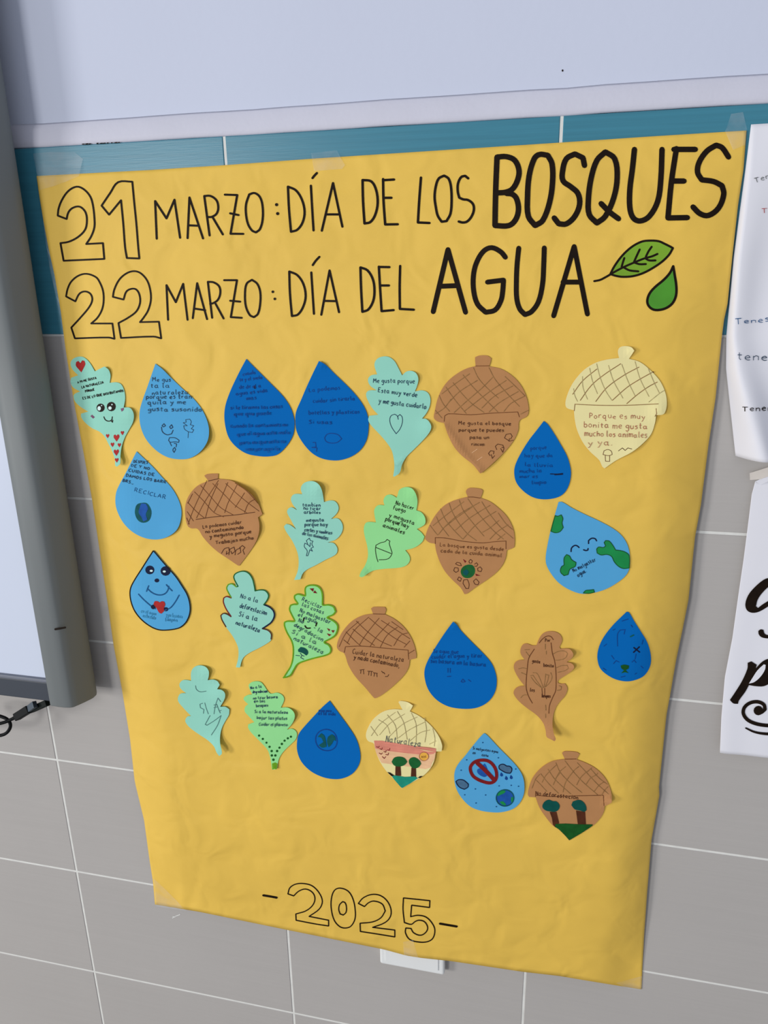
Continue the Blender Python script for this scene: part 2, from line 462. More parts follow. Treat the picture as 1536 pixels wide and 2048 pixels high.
def write(ink, T, s, x0, y0, x1, y1, h, w=1.3, jit=.06):
    """s written from (x0,y0) to (x1,y1) along its baseline, x-height h, in the units of tracing frame T"""
    (ax, ay), (bx, by) = T([x0, y0, x1, y1]); h = h / T.k
    tot = sum(glyph_w(c) for c in s); L = math.hypot(bx - ax, by - ay)
    ex, ey = (bx - ax) / L, (by - ay) / L; nx, ny = ey, -ex
    sc = L / tot; pos = 0
    for c in s:
        if c != ' ':
            dy = random.uniform(-jit, jit) * 2; k = 1 + random.uniform(-jit, jit) * 2
            for st in GL[c]:
                P = []
                for (gx_, gy_) in st:
                    X = (pos + gx_) * sc; Y = (gy_ * k + dy + random.uniform(-jit, jit)) * h
                    P.append((ax + ex * X + nx * Y, ay + ey * X + ny * Y))
                ink.stroke(P, w * random.uniform(.7, 1.0), sub=2, caps=False)
        pos += glyph_w(c)

# ------------------------------------------------------------------ interactive whiteboard on the wall, left of the poster
Wb = empty('whiteboard', (-0.62, 0.0, 0.93))
tag(Wb, 'white writing board in a rounded grey metal frame with charcoal lower bar', 'whiteboard')
def wl(v): return Vector(v) - Wb.location
bm = bmesh.new(); add_box(bm, -1.04, -0.62 + 0.62 + 0.372 - 0.0, -0.047, -0.020, 0.036, 1.22, .001)
bm_obj('writing_surface', bm, M['board'], Wb)
# side frame: extruded profile (x, depth), rounded towards the poster
pr = [(-0.2520, .047), (-0.2520, .0535), (-0.2505, .0548), (-0.240, .0557), (-0.230, .0556), (-0.2225, .0545), (-0.2185, .0522), (-0.2145, .0455), (-0.2105, .0375), (-0.2070, .0300), (-0.2058, .0262), (-0.2060, .0190), (-0.2090, .0140), (-0.2140, .0125), (-0.2500, .0125)]
zb, zt = 0.9305, 2.17
V, F = [], []
for z, ins in ((zb, .0012), (zb + .0012, 0), (zt, 0)):
    cx, cy = -.230, .033
    V += [wl((x + (cx - x) * ins * 14, -(d + (cy - d) * ins * 14), z)) for x, d in pr]
n = len(pr)
for k in range(2):
    for i in range(n):
        F.append((k * n + i, k * n + (i + 1) % n, (k + 1) * n + (i + 1) % n, (k + 1) * n + i))
F.append(tuple(range(n))[::-1]); F.append(tuple(range(2 * n, 3 * n)))
sf = mesh_obj('side_frame', V, F, M['frame'], Wb, smooth=True)
sf.data.polygons[-1].use_smooth = False; sf.data.polygons[-2].use_smooth = False
ik = Ink(lambda x, y: .0559)
ik.stroke([(110.5, 1258.5), (120, 1257), (130.5, 1255)], 4.2)
mk = ik.build('printed_mark', M['ink'], sf, (0, 0, 0))
mk.data.transform(Matrix.Translation(-Wb.location)); mk['label'] = 'short black dash on the frame'
bm = bmesh.new(); add_box(bm, -1.04, 0.368, -0.051, -0.016, 0.004, 0.0318, .0015)
bm_obj('lower_bar', bm, M['bar'], Wb)
bm = bmesh.new(); add_box(bm, -1.04, 0.368, -0.0515, -0.03, 0.0318, 0.0362, .0008)
bm_obj('bar_lip', bm, M['bar_lip'], Wb)
for xx in (-.9, -.35, .3):
    for zz in (.15, 1.0):
        bm = bmesh.new(); add_box(bm, xx, xx + .06, -.021, 0.0, zz, zz + .05); bm_obj('wall_bracket', bm, M['frame'], Wb)

# cable looped below the board
def tube(pts, r, seg=10, sub=6):
    P = [Vector(p) for p in pts]; n = len(P); C = []
    for i in range(n - 1):
        p0, p1, p2, p3 = P[max(i - 1, 0)], P[i], P[i + 1], P[min(i + 2, n - 1)]
        for s in range(sub):
            t = s / sub
            C.append(.5 * ((2 * p1) + (p2 - p0) * t + (2 * p0 - 5 * p1 + 4 * p2 - p3) * t * t + (3 * p1 - p0 - 3 * p2 + p3) * t ** 3))
    C.append(P[-1]); V, F = [], []
    N = None
    for i, c in enumerate(C):
        t = (C[min(i + 1, len(C) - 1)] - C[max(i - 1, 0)]).normalized()
        N = (Vector((0, 1, .3)) if N is None else N); N = (N - t * N.dot(t)).normalized(); B = t.cross(N)
        rr = r(i / (len(C) - 1)) if callable(r) else r
        V += [c + (N * math.cos(6.2832 * k / seg) + B * math.sin(6.2832 * k / seg)) * rr for k in range(seg)]
    for i in range(len(C) - 1):
        for k in range(seg):
            F.append((i * seg + k, i * seg + (k + 1) % seg, (i + 1) * seg + (k + 1) % seg, (i + 1) * seg + k))
    F.append(tuple(range(seg))[::-1]); F.append(tuple(range((len(C) - 1) * seg, len(C) * seg)))
    return V, F
def oriented_box(a, b, up, w, h, bev=.0008):
    a, b = Vector(a), Vector(b); t = (b - a); L = t.length; t.normalize()
    u = (Vector(up) - t * Vector(up).dot(t)).normalized(); s = t.cross(u)
    bm = bmesh.new(); add_box(bm, 0, L, -w / 2, w / 2, -h / 2, h / 2, bev)
    mat = Matrix(((t.x, s.x, u.x, a.x), (t.y, s.y, u.y, a.y), (t.z, s.z, u.z, a.z), (0, 0, 0, 1)))
    bmesh.ops.transform(bm, matrix=mat, verts=bm.verts)
    return bm
cb = empty('data_cable', at(30, 1440, .045)); tag(cb, 'black data cable with plug looping under the board bar', 'cable')
def child_bm(name, bm, mat, parent, root):
    bmesh.ops.transform(bm, matrix=Matrix.Translation(-root.location), verts=bm.verts)
    return bm_obj(name, bm, mat, parent)
dc = .040
V, F = tube([at(40, 1432, dc), at(22, 1439, dc), at(12, 1443.5, dc + .002), at(0, 1447, dc + .004), at(-22, 1452, dc + .006), at(-48, 1449, dc + .004), at(-50, 1436, dc), at(-20, 1429, dc - .004), at(2, 1433, dc - .004), at(16, 1440, dc - .002), at(21, 1452, dc), at(14, 1465, dc), at(0, 1471, dc), at(-25, 1472, dc), at(-80, 1462, dc - .01)], .0023)
mesh_obj('cable', V, F, M['rubber'], cb, cb.location, smooth=True)
V, F = tube([at(24, 1438, dc), at(36, 1432.5, dc)], lambda t: .0022 + .0012 * t, sub=3)
mesh_obj('strain_relief', V, F, M['rubber'], cb, cb.location, smooth=True)
pl = child_bm('plug', oriented_box(at(33, 1434, dc), at(59, 1417.5, dc), (0, .3, 1), .009, .0105), M['rubber'], cb, cb)
child_bm('plug_shell', oriented_box(at(58, 1418, dc), at(70, 1408.5, dc + .003), (0, .3, 1), .006, .009, .0004), M['metal'], pl, cb)
el = empty('extension_lead', at(78, 1413, .040)); tag(el, 'dark green flat connector hanging under the board frame', 'connector')
child_bm('connector_body', oriented_box(at(62, 1420, .036), at(97, 1404.5, .036), (0, .3, 1), .010, .0085), M['plug'], el, el)
child_bm('lead_end', oriented_box(at(52, 1425, .036), at(63, 1419.5, .036), (0, .3, 1), .006, .005), M['rubber'], el, el)

# ------------------------------------------------------------------ wall socket below the poster
sk = empty('power_socket', (0.2200, 0.0, 0.5885)); tag(sk, 'white square wall socket half hidden by the poster bottom', 'socket')
bm = bmesh.new(); add_box(bm, -.0455, .0455, -.0115, 0.0, -.0455, .0455, .0035, 3)
bm_obj('cover_frame', bm, M['socket'], sk)
# face plate with a round well
bm = bmesh.new(); R0, R1 = .0195, .0185; nseg = 40; hs = .0368
outer, a0, a1, a2 = [], [], [], []
for i in range(nseg):
    t = 2 * math.pi * i / nseg; c, s = math.cos(t), math.sin(t); k = hs / max(abs(c), abs(s))
    outer.append(bm.verts.new((c * k, -.0128, s * k))); a0.append(bm.verts.new((c * R0, -.0128, s * R0)))
    a1.append(bm.verts.new((c * R1, -.0122, s * R1))); a2.append(bm.verts.new((c * R1 * .97, -.0045, s * R1 * .97)))
    outer[-1].co.x = max(-hs, min(hs, outer[-1].co.x))
ob = [bm.verts.new((v.co.x * 1.015, -.0110, v.co.z * 1.015)) for v in outer]
for i in range(nseg):
    j = (i + 1) % nseg
    for p, q in ((ob, outer), (outer, a0), (a0, a1), (a1, a2)): bm.faces.new((p[i], p[j], q[j], q[i]))
bm.faces.new(a2)
fp = bm_obj('face_plate', bm, M['socket'], sk)
bm = bmesh.new()
add_box(bm, -.003, .003, -.0075, -.0045, -.0183, -.0150); bm_obj('earth_contact', bm, M['socket_dark'], fp)
for sx in (-1, 1):
    bm = bmesh.new(); bmesh.ops.create_cone(bm, cap_ends=True, segments=14, radius1=.0025, radius2=.0025, depth=.001, matrix=Matrix.Translation((sx * .0095, -.005, 0)) @ Matrix.Rotation(math.pi / 2, 4, 'X'))
    bm_obj('pin_hole', bm, M['socket_dark'], fp)

# ------------------------------------------------------------------ the yellow poster
NU, NV = 150, 210
us = np.linspace(0, 1, NU); vs2 = np.linspace(0, 1, NV)
us = us - .35 * np.sin(2 * np.pi * us) / (2 * np.pi)       # finer near both side edges
UU, VV = np.meshgrid(us, vs2)
PX = coons(UU, VV); DD = surf(UU, VV)
V = []
for j in range(NV):
    for i in range(NU): V.append(at(PX[j, i, 0], PX[j, i, 1], DD[j, i]))
PO = at(768, 1080, .01)
nf = len(V)
V += [v + Vector((0, .00035, 0)) for v in V]
F = []
for j in range(NV - 1):
    for i in range(NU - 1):
        a = j * NU + i; q = (a, a + NU, a + NU + 1, a + 1)
        F.append(q); F.append(tuple(x + nf for x in q[::-1]))
rim = [i for i in range(NU)] + [j * NU + NU - 1 for j in range(1, NV)] + [(NV - 1) * NU + i for i in range(NU - 2, -1, -1)] + [j * NU for j in range(NV - 2, 0, -1)]
for a, b in zip(rim, rim[1:] + rim[:1]): F.append((a, b, b + nf, a + nf))
SHEET['bvh'] = BVHTree.FromPolygons(V[:nf], [q for q in F if max(q) < nf]); SHEET['memo'] = {}
poster = mesh_obj('poster', V, F, M['kraft'], None, PO, smooth=True)
tag(poster, 'large yellow kraft paper poster lettered by hand and taped over the tiles', 'poster')

def pd(k): return lambda x, y: depth(x, y) + k
def pink(): return Ink(pd(.0004))
def closed_letter(ink, T, flat, w): ink.stroke(T(flat), w, closed=True)
TA = Trace(90, 330, 5.536)
ik = pink()
closed_letter(ik, TA, [140,560,150,480,190,380,260,285,350,240,430,270,500,350,530,450,545,580,545,690,510,790,455,875,640,865,655,1040,205,1060,170,865,260,850,360,800,440,720,462,630,450,530,400,470,350,460,290,485,255,530,238,598], 3.7)
closed_letter(ik, TA, [808,190,965,185,985,400,1010,650,1030,900,1043,1035,905,1030,885,910,865,650,840,390,708,550,625,450,720,310], 3.7)
ik.build('outlined_numeral', M['ink'], poster, PO, 'outlined number 21 in black marker')
ik = pink()
closed_letter(ik, TA, [232,1455,250,1370,290,1290,370,1225,460,1205,560,1240,600,1290,640,1390,648,1500,630,1600,580,1690,510,1755,745,1755,768,1925,700,1910,330,1920,290,1800,400,1680,490,1570,522,1490,500,1425,440,1400,380,1425,335,1510], 3.4)
closed_letter(ik, TA, [750,1460,765,1380,820,1270,900,1200,985,1175,1060,1200,1130,1280,1165,1390,1170,1500,1140,1610,1090,1690,1050,1740,1260,1735,1285,1920,1200,1900,840,1915,812,1750,920,1690,1010,1620,1050,1530,1045,1440,1010,1380,960,1370,900,1400,868,1490], 3.4)
ik.build('outlined_numeral', M['ink'], poster, PO, 'outlined number 22 in black marker')

TB = Trace(290, 330, 3.746)
def word(T, strokes, w, closed=(), dots=(), label=None):
    ik = pink()
    for s in strokes: ik.stroke(T(s), w)
    for s in closed: ik.stroke(T(s), w, closed=True)
    for x, y, r in dots:
        (a, b), = T([x, y]); ik.dot(a, b, r / T.k)
    return ik.build('marker_word', M['ink'], poster, PO, label)
word(TB, [[87,552,75,270,160,400,220,260,262,545],[318,548,332,243,434,550],[325,452,400,455],[483,528,443,232,490,232,535,265,548,320,535,365,500,388,475,390],[505,390,582,520],[597,222,690,225,640,515,735,516],[637,362,700,375]], 4.3,
     [[820,210,780,220,757,290,755,360,770,440,800,490,830,505,860,480,880,410,880,310,860,240]], [(985,297,12),(993,364,12)], 'the word MARZO and a colon in black marker')
word(TB, [[1242,155,1252,330,1262,490],[1254,98,1268,80,1287,60],[1324,492,1408,135,1478,462],[1352,370,1448,370]], 4.6, [[1070,162,1078,330,1093,500,1140,485,1180,430,1195,350,1175,260,1130,190]], (), 'the word DÍA in black marker')
word(TB, [[172,1160,160,900,230,1028,285,890,318,1160],[357,1148,390,885,464,1155],[365,1075,450,1088],[502,1145,470,875,515,880,555,910,563,960,545,1010,510,1035,487,1040],[528,1040,588,1150],[592,863,688,863,642,1140,724,1145],[637,1017,712,1024]], 4.0,
     [[800,860,760,890,748,970,755,1060,785,1125,815,1140,845,1115,862,1040,862,950,840,890]], [(957,950,10),(972,1003,10)], 'the word MARZO and a colon in black marker')
word(TB, [[1245,805,1255,960,1265,1115],[1256,750,1278,718,1306,688],[1320,1122,1382,790,1453,1103],[1340,1018,1432,1020]], 4.4, [[1080,798,1085,960,1100,1132,1145,1120,1185,1060,1203,980,1185,890,1140,825]], (), 'the word DÍA in black marker')
TC = Trace(680, 320, 5.12)
word(TC, [[440,195,445,420,462,660,590,658],[440,207,552,200],[450,387,525,387]], 5.0, [[230,205,235,420,250,650,310,635,360,560,385,440,370,310,320,220]], (), 'the word DE in black marker')
word(TC, [[828,180,810,420,797,640,915,645],[1312,188,1280,162,1240,175,1208,240,1205,320,1220,385,1260,403,1310,410,1360,450,1370,510,1345,580,1300,630,1255,640,1215,630]], 5.0, [[1065,160,1010,190,980,270,968,380,980,480,1000,570,1040,632,1090,625,1130,550,1142,420,1135,270,1110,190]], (), 'the word LOS in black marker')
word(TC, [[397,1092,410,1320,425,1548,548,1537],[397,1095,505,1097],[415,1285,500,1285],[615,1085,610,1300,612,1525,755,1533]], 4.8, [[208,1100,215,1320,228,1555,290,1530,340,1440,352,1330,335,1220,280,1130]], (), 'the word DEL in black marker')
TD = Trace(840, 470, 4.267)
word(TD, [[112,655,238,124,388,660],[165,438,320,432],[728,190,690,145,610,108,540,140,480,240,455,350,458,480,490,590,560,660,640,640,690,560,705,480,712,385,575,402],[842,112,828,250,822,400,825,540,850,630,895,680,950,655,1010,570,1045,420,1055,260,1060,110],[1140,690,1315,98,1428,675],[1220,402,1365,402]], 10.0, (), (), 'the bold word AGUA in black marker')
TE = Trace(960, 270, 2.954)
word(TE, [[155,345,190,350,215,375,227,440,210,500,170,535,88,535],[617,180,608,135,560,112,510,140,488,210,490,270,535,305,578,345,588,410,560,480,510,525,465,525,438,490],[715,405,765,455,818,495],[912,85,900,200,885,320,885,430,905,490,945,508,1000,480,1050,390,1068,260,1075,85],[1160,80,1130,280,1110,490,1225,488],[1145,85,1272,85],[1135,272,1205,272],[1468,130,1430,75,1395,60,1340,95,1295,160,1285,220,1310,265,1380,275,1430,300,1440,350,1410,430,1350,475,1300,465,1258,425],
     [88,535,92,330,100,130,155,128,205,150,230,210,220,270,190,320,150,338,100,342]], 11.0,
     [[350,115,320,140,290,240,280,370,285,480,325,535,370,505,410,400,428,280,425,170,400,120],[740,100,690,150,655,260,640,380,645,470,690,520,740,480,790,370,810,250,795,140]], (), 'the bold word BOSQUES in black marker')
TF = Trace(510, 1740, 3.657)
ik = pink()
closed_letter(ik, TF, [240,175,255,130,300,103,360,100,420,118,470,170,492,230,470,285,395,340,538,368,538,410,440,395,300,368,298,322,370,300,420,260,438,210,420,165,370,140,320,155,282,190], 2.3)
closed_letter(ik, TF, [620,133,580,150,558,210,558,290,580,370,620,415,660,425,700,412,730,360,732,290,715,210,680,155], 2.3)
closed_letter(ik, TF, [640,232,618,255,612,290,622,322,645,330,665,310,668,270,658,240], 2.3)
closed_letter(ik, TF, [755,245,790,205,850,180,910,185,960,220,992,280,990,340,950,385,860,420,1022,440,1022,490,900,470,770,450,768,390,860,380,920,350,952,300,930,250,870,228,830,240,800,268], 2.3)
closed_letter(ik, TF, [1085,205,1278,225,1276,275,1145,258,1138,342,1190,332,1250,345,1295,390,1315,440,1300,500,1260,525,1200,528,1130,508,1100,460,1102,425,1140,428,1160,460,1210,478,1250,455,1262,420,1240,380,1200,368,1170,378,1142,398,1092,385,1082,290], 2.3)
ik.stroke(TF([60,186,110,194,158,203]), 4.2); ik.stroke(TF([1352,393,1410,403,1475,414]), 4.2)
ik.build('outlined_numeral', M['ink'], poster, PO, 'outlined year 2025 between two dashes')
TG = Trace(1170, 460, 7.314)
lf = [370,645,430,530,540,380,680,250,830,170,960,155,1080,165,1170,205,1250,245,1285,265,1230,360,1130,460,1000,550,850,630,700,675,550,685,450,670]
ik = Ink(pd(.0003)); ik.fill(TG(lf)); dl = ik.build('drawn_leaf', M['leaf_green'], poster, PO, 'light green pointed leaf drawn in marker')
ik = pink(); ik.stroke(TG(lf), 4.4, closed=True)
for s in ([135,748,220,730,300,690,370,650],[400,630,550,550,720,475,870,415,980,385,1060,350],[575,410,555,470,535,540],[800,285,760,370,715,470],[975,245,930,310,890,390],[570,550,650,590,780,605],[730,480,800,500,890,498],[890,420,940,445,1030,445]): ik.stroke(TG(s), 4.2)
ik.build('leaf_outline', M['ink'], dl, PO)
dp = [1290,530,1240,630,1150,730,1030,830,950,920,912,1020,925,1100,990,1160,1080,1170,1190,1140,1280,1070,1330,960,1335,820,1310,650]
ik = Ink(pd(.0003)); ik.fill(TG(dp)); dl = ik.build('drawn_drop', M['drop_green'], poster, PO, 'green water drop drawn in marker')
ik = pink(); ik.stroke(TG(dp), 5.0, closed=True); ik.build('drop_outline', M['ink'], dl, PO)

# ------------------------------------------------------------------ paper cut-outs glued on the poster
BASE = .0011
EACH = {'drawn_lobe', 'pencil_mark', 'faint_mark', 'drawn_arm', 'doodle', 'drawn_scroll', 'pale_stroke', 'drawn_bird', 'drawn_face', 'drawn_wink', 'cap_edge'}
class Cut:
    def __init__(s, name, label, cat, mat, T, flat, group, lifts=(), step=7, creases=()):
        s.T = T; s.lifts = [(T([a, b])[0] + (r / T.k, h)) for a, b, r, h in lifts]
        s.creases = [(T(fl), w / T.k, h) for fl, w, h in creases]
        P = smooth(T(flat), True, 4, 58)
        s.poly = [tuple(p) for p in P]
        vs_, fs = triangulate(s.poly, step)
        V = [at(x, y, s.d(x, y)) for x, y in vs_]; n = len(V)
        s.o = sum(V, Vector()) / n
        V += [v + Vector((0, .0004, 0)) for v in V]
        F = [];
        for f in fs:
            a, b, c = (V[i] for i in f[:3])
            if (b - a).cross(c - a).y > 0: f = f[::-1]
            F.append(tuple(f)); F.append(tuple(i + n for i in f[::-1]))
        cnt = {}
        for f in F[::2]:
            for a, b in zip(f, f[1:] + f[:1]): cnt[(a, b)] = 1
        for (a, b) in list(cnt):
            if (b, a) not in cnt: F.append((b, a, a + n, b + n))
        s.root = mesh_obj(name, V, F, M[mat], None, s.o)
        tag(s.root, label, cat, group)
    def d(s, x, y):
        l = sum(h * math.exp(-((x - a) ** 2 + (y - b) ** 2) / (r * r)) for a, b, r, h in s.lifts)
        for pts, w, h in s.creases:
            m = 1e9
            for (ax, ay), (bx, by) in zip(pts[:-1], pts[1:]):
                t = min(max(((x - ax) * (bx - ax) + (y - ay) * (by - ay)) / ((bx - ax) ** 2 + (by - ay) ** 2), 0), 1)
                m = min(m, math.hypot(x - ax - t * (bx - ax), y - ay - t * (by - ay)))
            l += h * math.exp(-(m / w) ** 2)
        return depth(x, y) + BASE + l
    def ink(s, k=1): return Ink(lambda x, y: s.d(x, y) + .0002 * k)
    def strokes(s, name, mat, lines, w, k=1, closed=False, label=None):
        if name in EACH and len(lines) > 1:
            return [s.strokes(name, mat, [l], w, k, closed, label) for l in lines]
        ik = s.ink(k)
        for l in lines: ik.stroke(s.T(l), w, closed=closed)
        return ik.build(name, M[mat], s.root, s.o, label)
    def fill(s, name, mat, flat, k=1, parent=None, sm=True, step=7, label=None):
        ik = s.ink(k); ik.fill(s.T(flat), sm, step); return ik.build(name, M[mat], parent or s.root, s.o, label)
    def dots(s, name, mat, pts, k=1, parent=None):
        if len(pts) > 1: return [s.dots(name, mat, [p], k, parent) for p in pts]
        ik = s.ink(k)
        for p in pts:
            (a, b), = s.T(p[:2]); ik.dot(a, b, p[2] / s.T.k, p[-1] / s.T.k)
        return ik.build(name, M[mat], parent or s.root, s.o)
    def text(s, mat, rows, h, w=1.2, k=1, name='handwriting'):
        ik = s.ink(k)
        for t, x0, y0, x1, y1 in rows: write(ik, s.T, t, x0, y0, x1, y1, h, w)
        o = ik.build(name, M[mat], s.root, s.o); o['kind'] = 'stuff'; return o
    def rim(s, name, mat, w, k=1):
        ik = s.ink(k); ik.stroke([s.inset(i, w * .45) for i in range(0, len(s.poly))], w, closed=True, sub=1, caps=False)
        return ik.build(name, M[mat], s.root, s.o)
    def inset(s, i, w):
        n = len(s.poly); a = np.array(s.poly[i - 1]); b = np.array(s.poly[(i + 1) % n]); p = np.array(s.poly[i]); t = b - a
        nn = np.array((-t[1], t[0])) / max(np.hypot(*t), 1e-6)
        q = p + nn * w
        return tuple(q) if inside(q[0], q[1], s.poly) else tuple(p - nn * w)
    def heart(s, x, y, r, mat='red', k=1, tilt=0.0, parent=None):
        base = [(0, 1), (-.55, .35), (-.95, -.2), (-.85, -.75), (-.4, -.9), (0, -.5), (.4, -.9), (.85, -.75), (.95, -.2), (.55, .35)]
        c, q = math.cos(tilt), math.sin(tilt)
        fl = []
        for a, b in base: fl += [x + (a * c - b * q) * r * .8, y + (a * q + b * c) * r]
        return s.fill('drawn_heart', mat, fl, k, parent)
GLf, GDr, GAc = 'oak leaf cut-outs on the poster', 'water drop cut-outs on the poster', 'acorn cut-outs on the poster'
def LEAF(label, mat, T, fl, lifts=(), **k): return Cut('paper_oak_leaf', label, 'paper leaf', mat, T, fl, GLf, lifts, **k)
def DROP(label, mat, T, fl, lifts=(), **k): return Cut('paper_water_drop', label, 'paper drop', mat, T, fl, GDr, lifts, **k)
def ACORN(label, mat, T, fl, lifts=(), **k): return Cut('paper_acorn', label, 'paper acorn', mat, T, fl, GAc, lifts, **k)

T1 = Trace(120, 690, 4.9548)
c = LEAF('mint oak leaf with smiling face, big eyes and many red hearts', 'mint', T1, [105,200,110,160,150,125,210,115,255,135,300,185,345,262,395,235,440,213,480,245,500,300,492,375,560,370,605,390,635,450,645,530,630,620,690,622,722,660,732,710,720,770,680,845,640,920,610,1010,598,1100,595,1175,565,1205,548,1195,545,1140,520,1060,470,960,440,905,390,858,320,825,250,770,210,715,208,680,280,660,200,610,150,560,135,510,145,485,200,460,130,420,105,370,110,325,180,300,130,250], [(570,1200,150,.007),(690,680,90,.003),(450,220,80,.0025)])
c.heart(205, 210, 62, tilt=-.12)
c.text('ink', [('A MI ME GUSTA',175,380,365,335),('LA NATURALEZA',215,430,435,378),('PORQUE',250,470,345,450),('ES DE LO QUE DISFRUTAMOS',225,540,630,462)], 14, 1.3)
e = c.dots('drawn_eye', 'ink', [(402,622,41,42)]); c.dots('eye_glint', 'white_gel', [(388,628,17,22),(412,600,6,6)], 2, e)
e = c.dots('drawn_eye', 'ink', [(508,610,45,47)]); c.dots('eye_glint', 'white_gel', [(495,625,17,17),(515,590,7,7)], 2, e)
c.strokes('drawn_mouth', 'ink', [[434,712,450,742,485,755,512,740,518,712],[505,750,520,765,522,745]], 2.0)
c.fill('drawn_cheek', 'pink', [300,705,318,690,345,715,328,730]); c.fill('drawn_cheek', 'pink', [600,630,632,622,630,645,610,660])
for x, y, r in ((472,902,22),(618,872,22),(560,920,38),(520,988,24),(588,992,22),(558,1065,34),(562,1142,24)): c.heart(x, y, r, tilt=-.05)

c = DROP('light blue drop written all over its top, with small smiley, leaf and cloud doodles', 'sky', T1, [945,185,1010,235,1100,325,1210,430,1320,530,1400,630,1450,730,1475,830,1468,930,1430,1010,1370,1075,1290,1120,1210,1133,1100,1122,1010,1085,920,1015,850,930,805,830,787,730,792,640,820,540,860,430,905,300], [(1480,950,160,.004),(1050,250,80,.0015)])
c.text('pen', [('Me gus',915,362,1105,362),('ta la',895,420,1095,425),('natu raleza',910,495,1275,485),('porque es tran',850,535,1310,530),('quila y me',865,590,1255,585),('gusta susonido',868,655,1412,660)], 26, 1.4)
c.strokes('drawn_smiley', 'pen', [[1010,800,1030,780,1045,800,1025,812,1010,800],[1085,812,1105,790,1118,815,1098,830,1085,812],[1005,815,1015,860,1060,890,1105,880,1120,845]], 1.7)
c.strokes('drawn_leaf', 'pen', [[1268,920,1272,860,1235,835,1225,800,1260,800,1220,770,1250,765,1245,740,1285,735,1300,760,1290,790,1325,800,1300,830,1325,840,1310,868,1272,860]], 1.1)
c.strokes('drawn_cloud', 'pen', [[1075,945,1085,918,1140,920,1180,945,1175,965,1140,960,1090,965,1075,945],[1090,970,1105,1000],[1130,975,1155,980,1150,1010],[1120,1030,1135,1015,1145,1035,1130,1065,1118,1045,1120,1030]], 1.5)

T2 = Trace(430, 690, 4.9548)
c = DROP('deep blue drop filled with many lines of faint writing, touching another blue drop', 'blue', T2, [310,138,350,180,450,280,560,390,680,515,750,625,785,740,786,820,770,900,710,1000,620,1085,530,1105,420,1100,310,1075,210,1010,140,925,105,820,92,700,105,590,150,460,200,350,260,230])
c.text('navy', [('cuando',275,305,405,285),('le y el suelo',245,360,470,335),('de de el a',240,435,460,420),('agua es vida',205,500,525,465),('mas',310,548,415,535),('si le tiramos las cosas',150,640,670,625),('que que puede',185,700,560,690),('cuando la contamines no',150,820,720,805),('que el agua esta mala',215,900,745,880),('para en que esta se',240,985,700,970),('van por aqui la',300,1050,640,1045)], 22, 1.5)
c.fill('ink_blot', 'navy_dark', [385,402,402,402,404,432,387,434], 2)
c = DROP('deep blue drop with a few faint lines and an oval drawn below them', 'blue', T2, [1030,158,1095,195,1180,280,1290,385,1390,490,1470,600,1512,700,1522,800,1505,930,1450,1030,1370,1095,1270,1135,1180,1145,1060,1125,960,1070,870,970,810,860,796,760,802,665,850,550,910,410,970,280], [(1060,180,50,.002)])
c.text('navy', [('La podemos',930,465,1245,440),('cuidar sin tirarla',970,575,1390,545),('botellas y plasticos',925,690,1435,680),('Si usas',925,780,1165,785)], 24, 1.4)
c.strokes('drawn_oval', 'navy', [[1085,920,1110,885,1155,875,1220,890,1255,930,1210,965,1150,972,1100,955,1085,920],[970,965,995,965,1000,1010,960,1015,1010,1020,1005,1055]], 1.6)

T3 = Trace(720, 690, 4.5176)
c = LEAF('mint oak leaf with three cursive lines and an outlined heart', 'mint', T3, [130,180,150,130,200,105,260,108,310,145,345,205,380,275,420,240,470,235,510,260,527,310,515,370,495,420,560,410,610,430,635,480,630,550,600,615,560,665,600,670,635,710,643,750,620,800,560,870,480,950,420,1010,380,1080,358,1155,310,1190,300,1185,310,1110,305,1030,285,950,240,880,180,810,100,725,74,680,82,640,165,630,110,570,70,500,55,440,80,412,150,410,90,365,72,310,100,275,155,265], [(310,1190,120,.006),(640,740,90,.0025),(530,280,60,.002)], step=5, creases=[([310,1082,350,1060,392,1035], 22, .0009)])
c.text('pen', [('Me gusta porque',120,340,500,345),('Esta muy verde',160,425,520,470),('y me gusta cuidarlo',165,520,600,580)], 25, 1.4)
c.strokes('drawn_heart', 'pen', [[345,672,335,640,312,625,280,640,268,680,285,740,326,802,360,760,382,700,380,650,360,628,340,645,345,672]], 1.3)

def lattice(c, mat, lines, w=1.2):
    o = c.strokes('lattice_lines', mat, lines, w); o['kind'] = 'stuff'; return o
c = ACORN('brown acorn with folded left side, writing and three mushroom doodles', 'brown', T3, [1040,110,1080,95,1150,97,1185,120,1178,160,1165,192,1270,215,1370,275,1450,360,1500,460,1523,560,1520,620,1500,650,1440,685,1430,770,1390,860,1320,950,1220,1050,1100,1155,1085,1160,1020,1080,920,1000,850,920,790,800,760,705,700,690,668,660,675,600,700,490,740,400,800,320,890,250,970,210,1045,190,1040,140], [(1200,1080,130,.002)], step=5, creases=[([770,740,850,850,940,980,1080,1120], 34, .0018)])
lattice(c, 'cap_pencil', [[1025,205,1070,300,1150,390,1250,480],[930,270,1030,390,1130,490,1245,605],[840,340,930,450,1010,530,1120,610],[775,380,860,500,960,620],[715,455,750,530,810,600],[680,590,740,660],[1165,205,1220,310,1330,440,1440,555],[1310,285,1400,370,1490,460],[685,620,760,570,820,490],[740,440,860,350,990,260],[800,520,900,420,1060,320],[850,610,960,510,1100,390,1200,290],[940,600,1080,490,1200,400,1320,320],[1100,570,1210,465,1380,370],[1165,605,1260,520,1430,420],[1300,600,1360,530,1490,460],[1450,625,1520,590]], 1.2)
c.strokes('cap_edge', 'brown_pencil', [[760,690,765,640,800,622,1000,630,1200,615,1425,605,1440,650],[1045,190,1165,188]], 1.3)
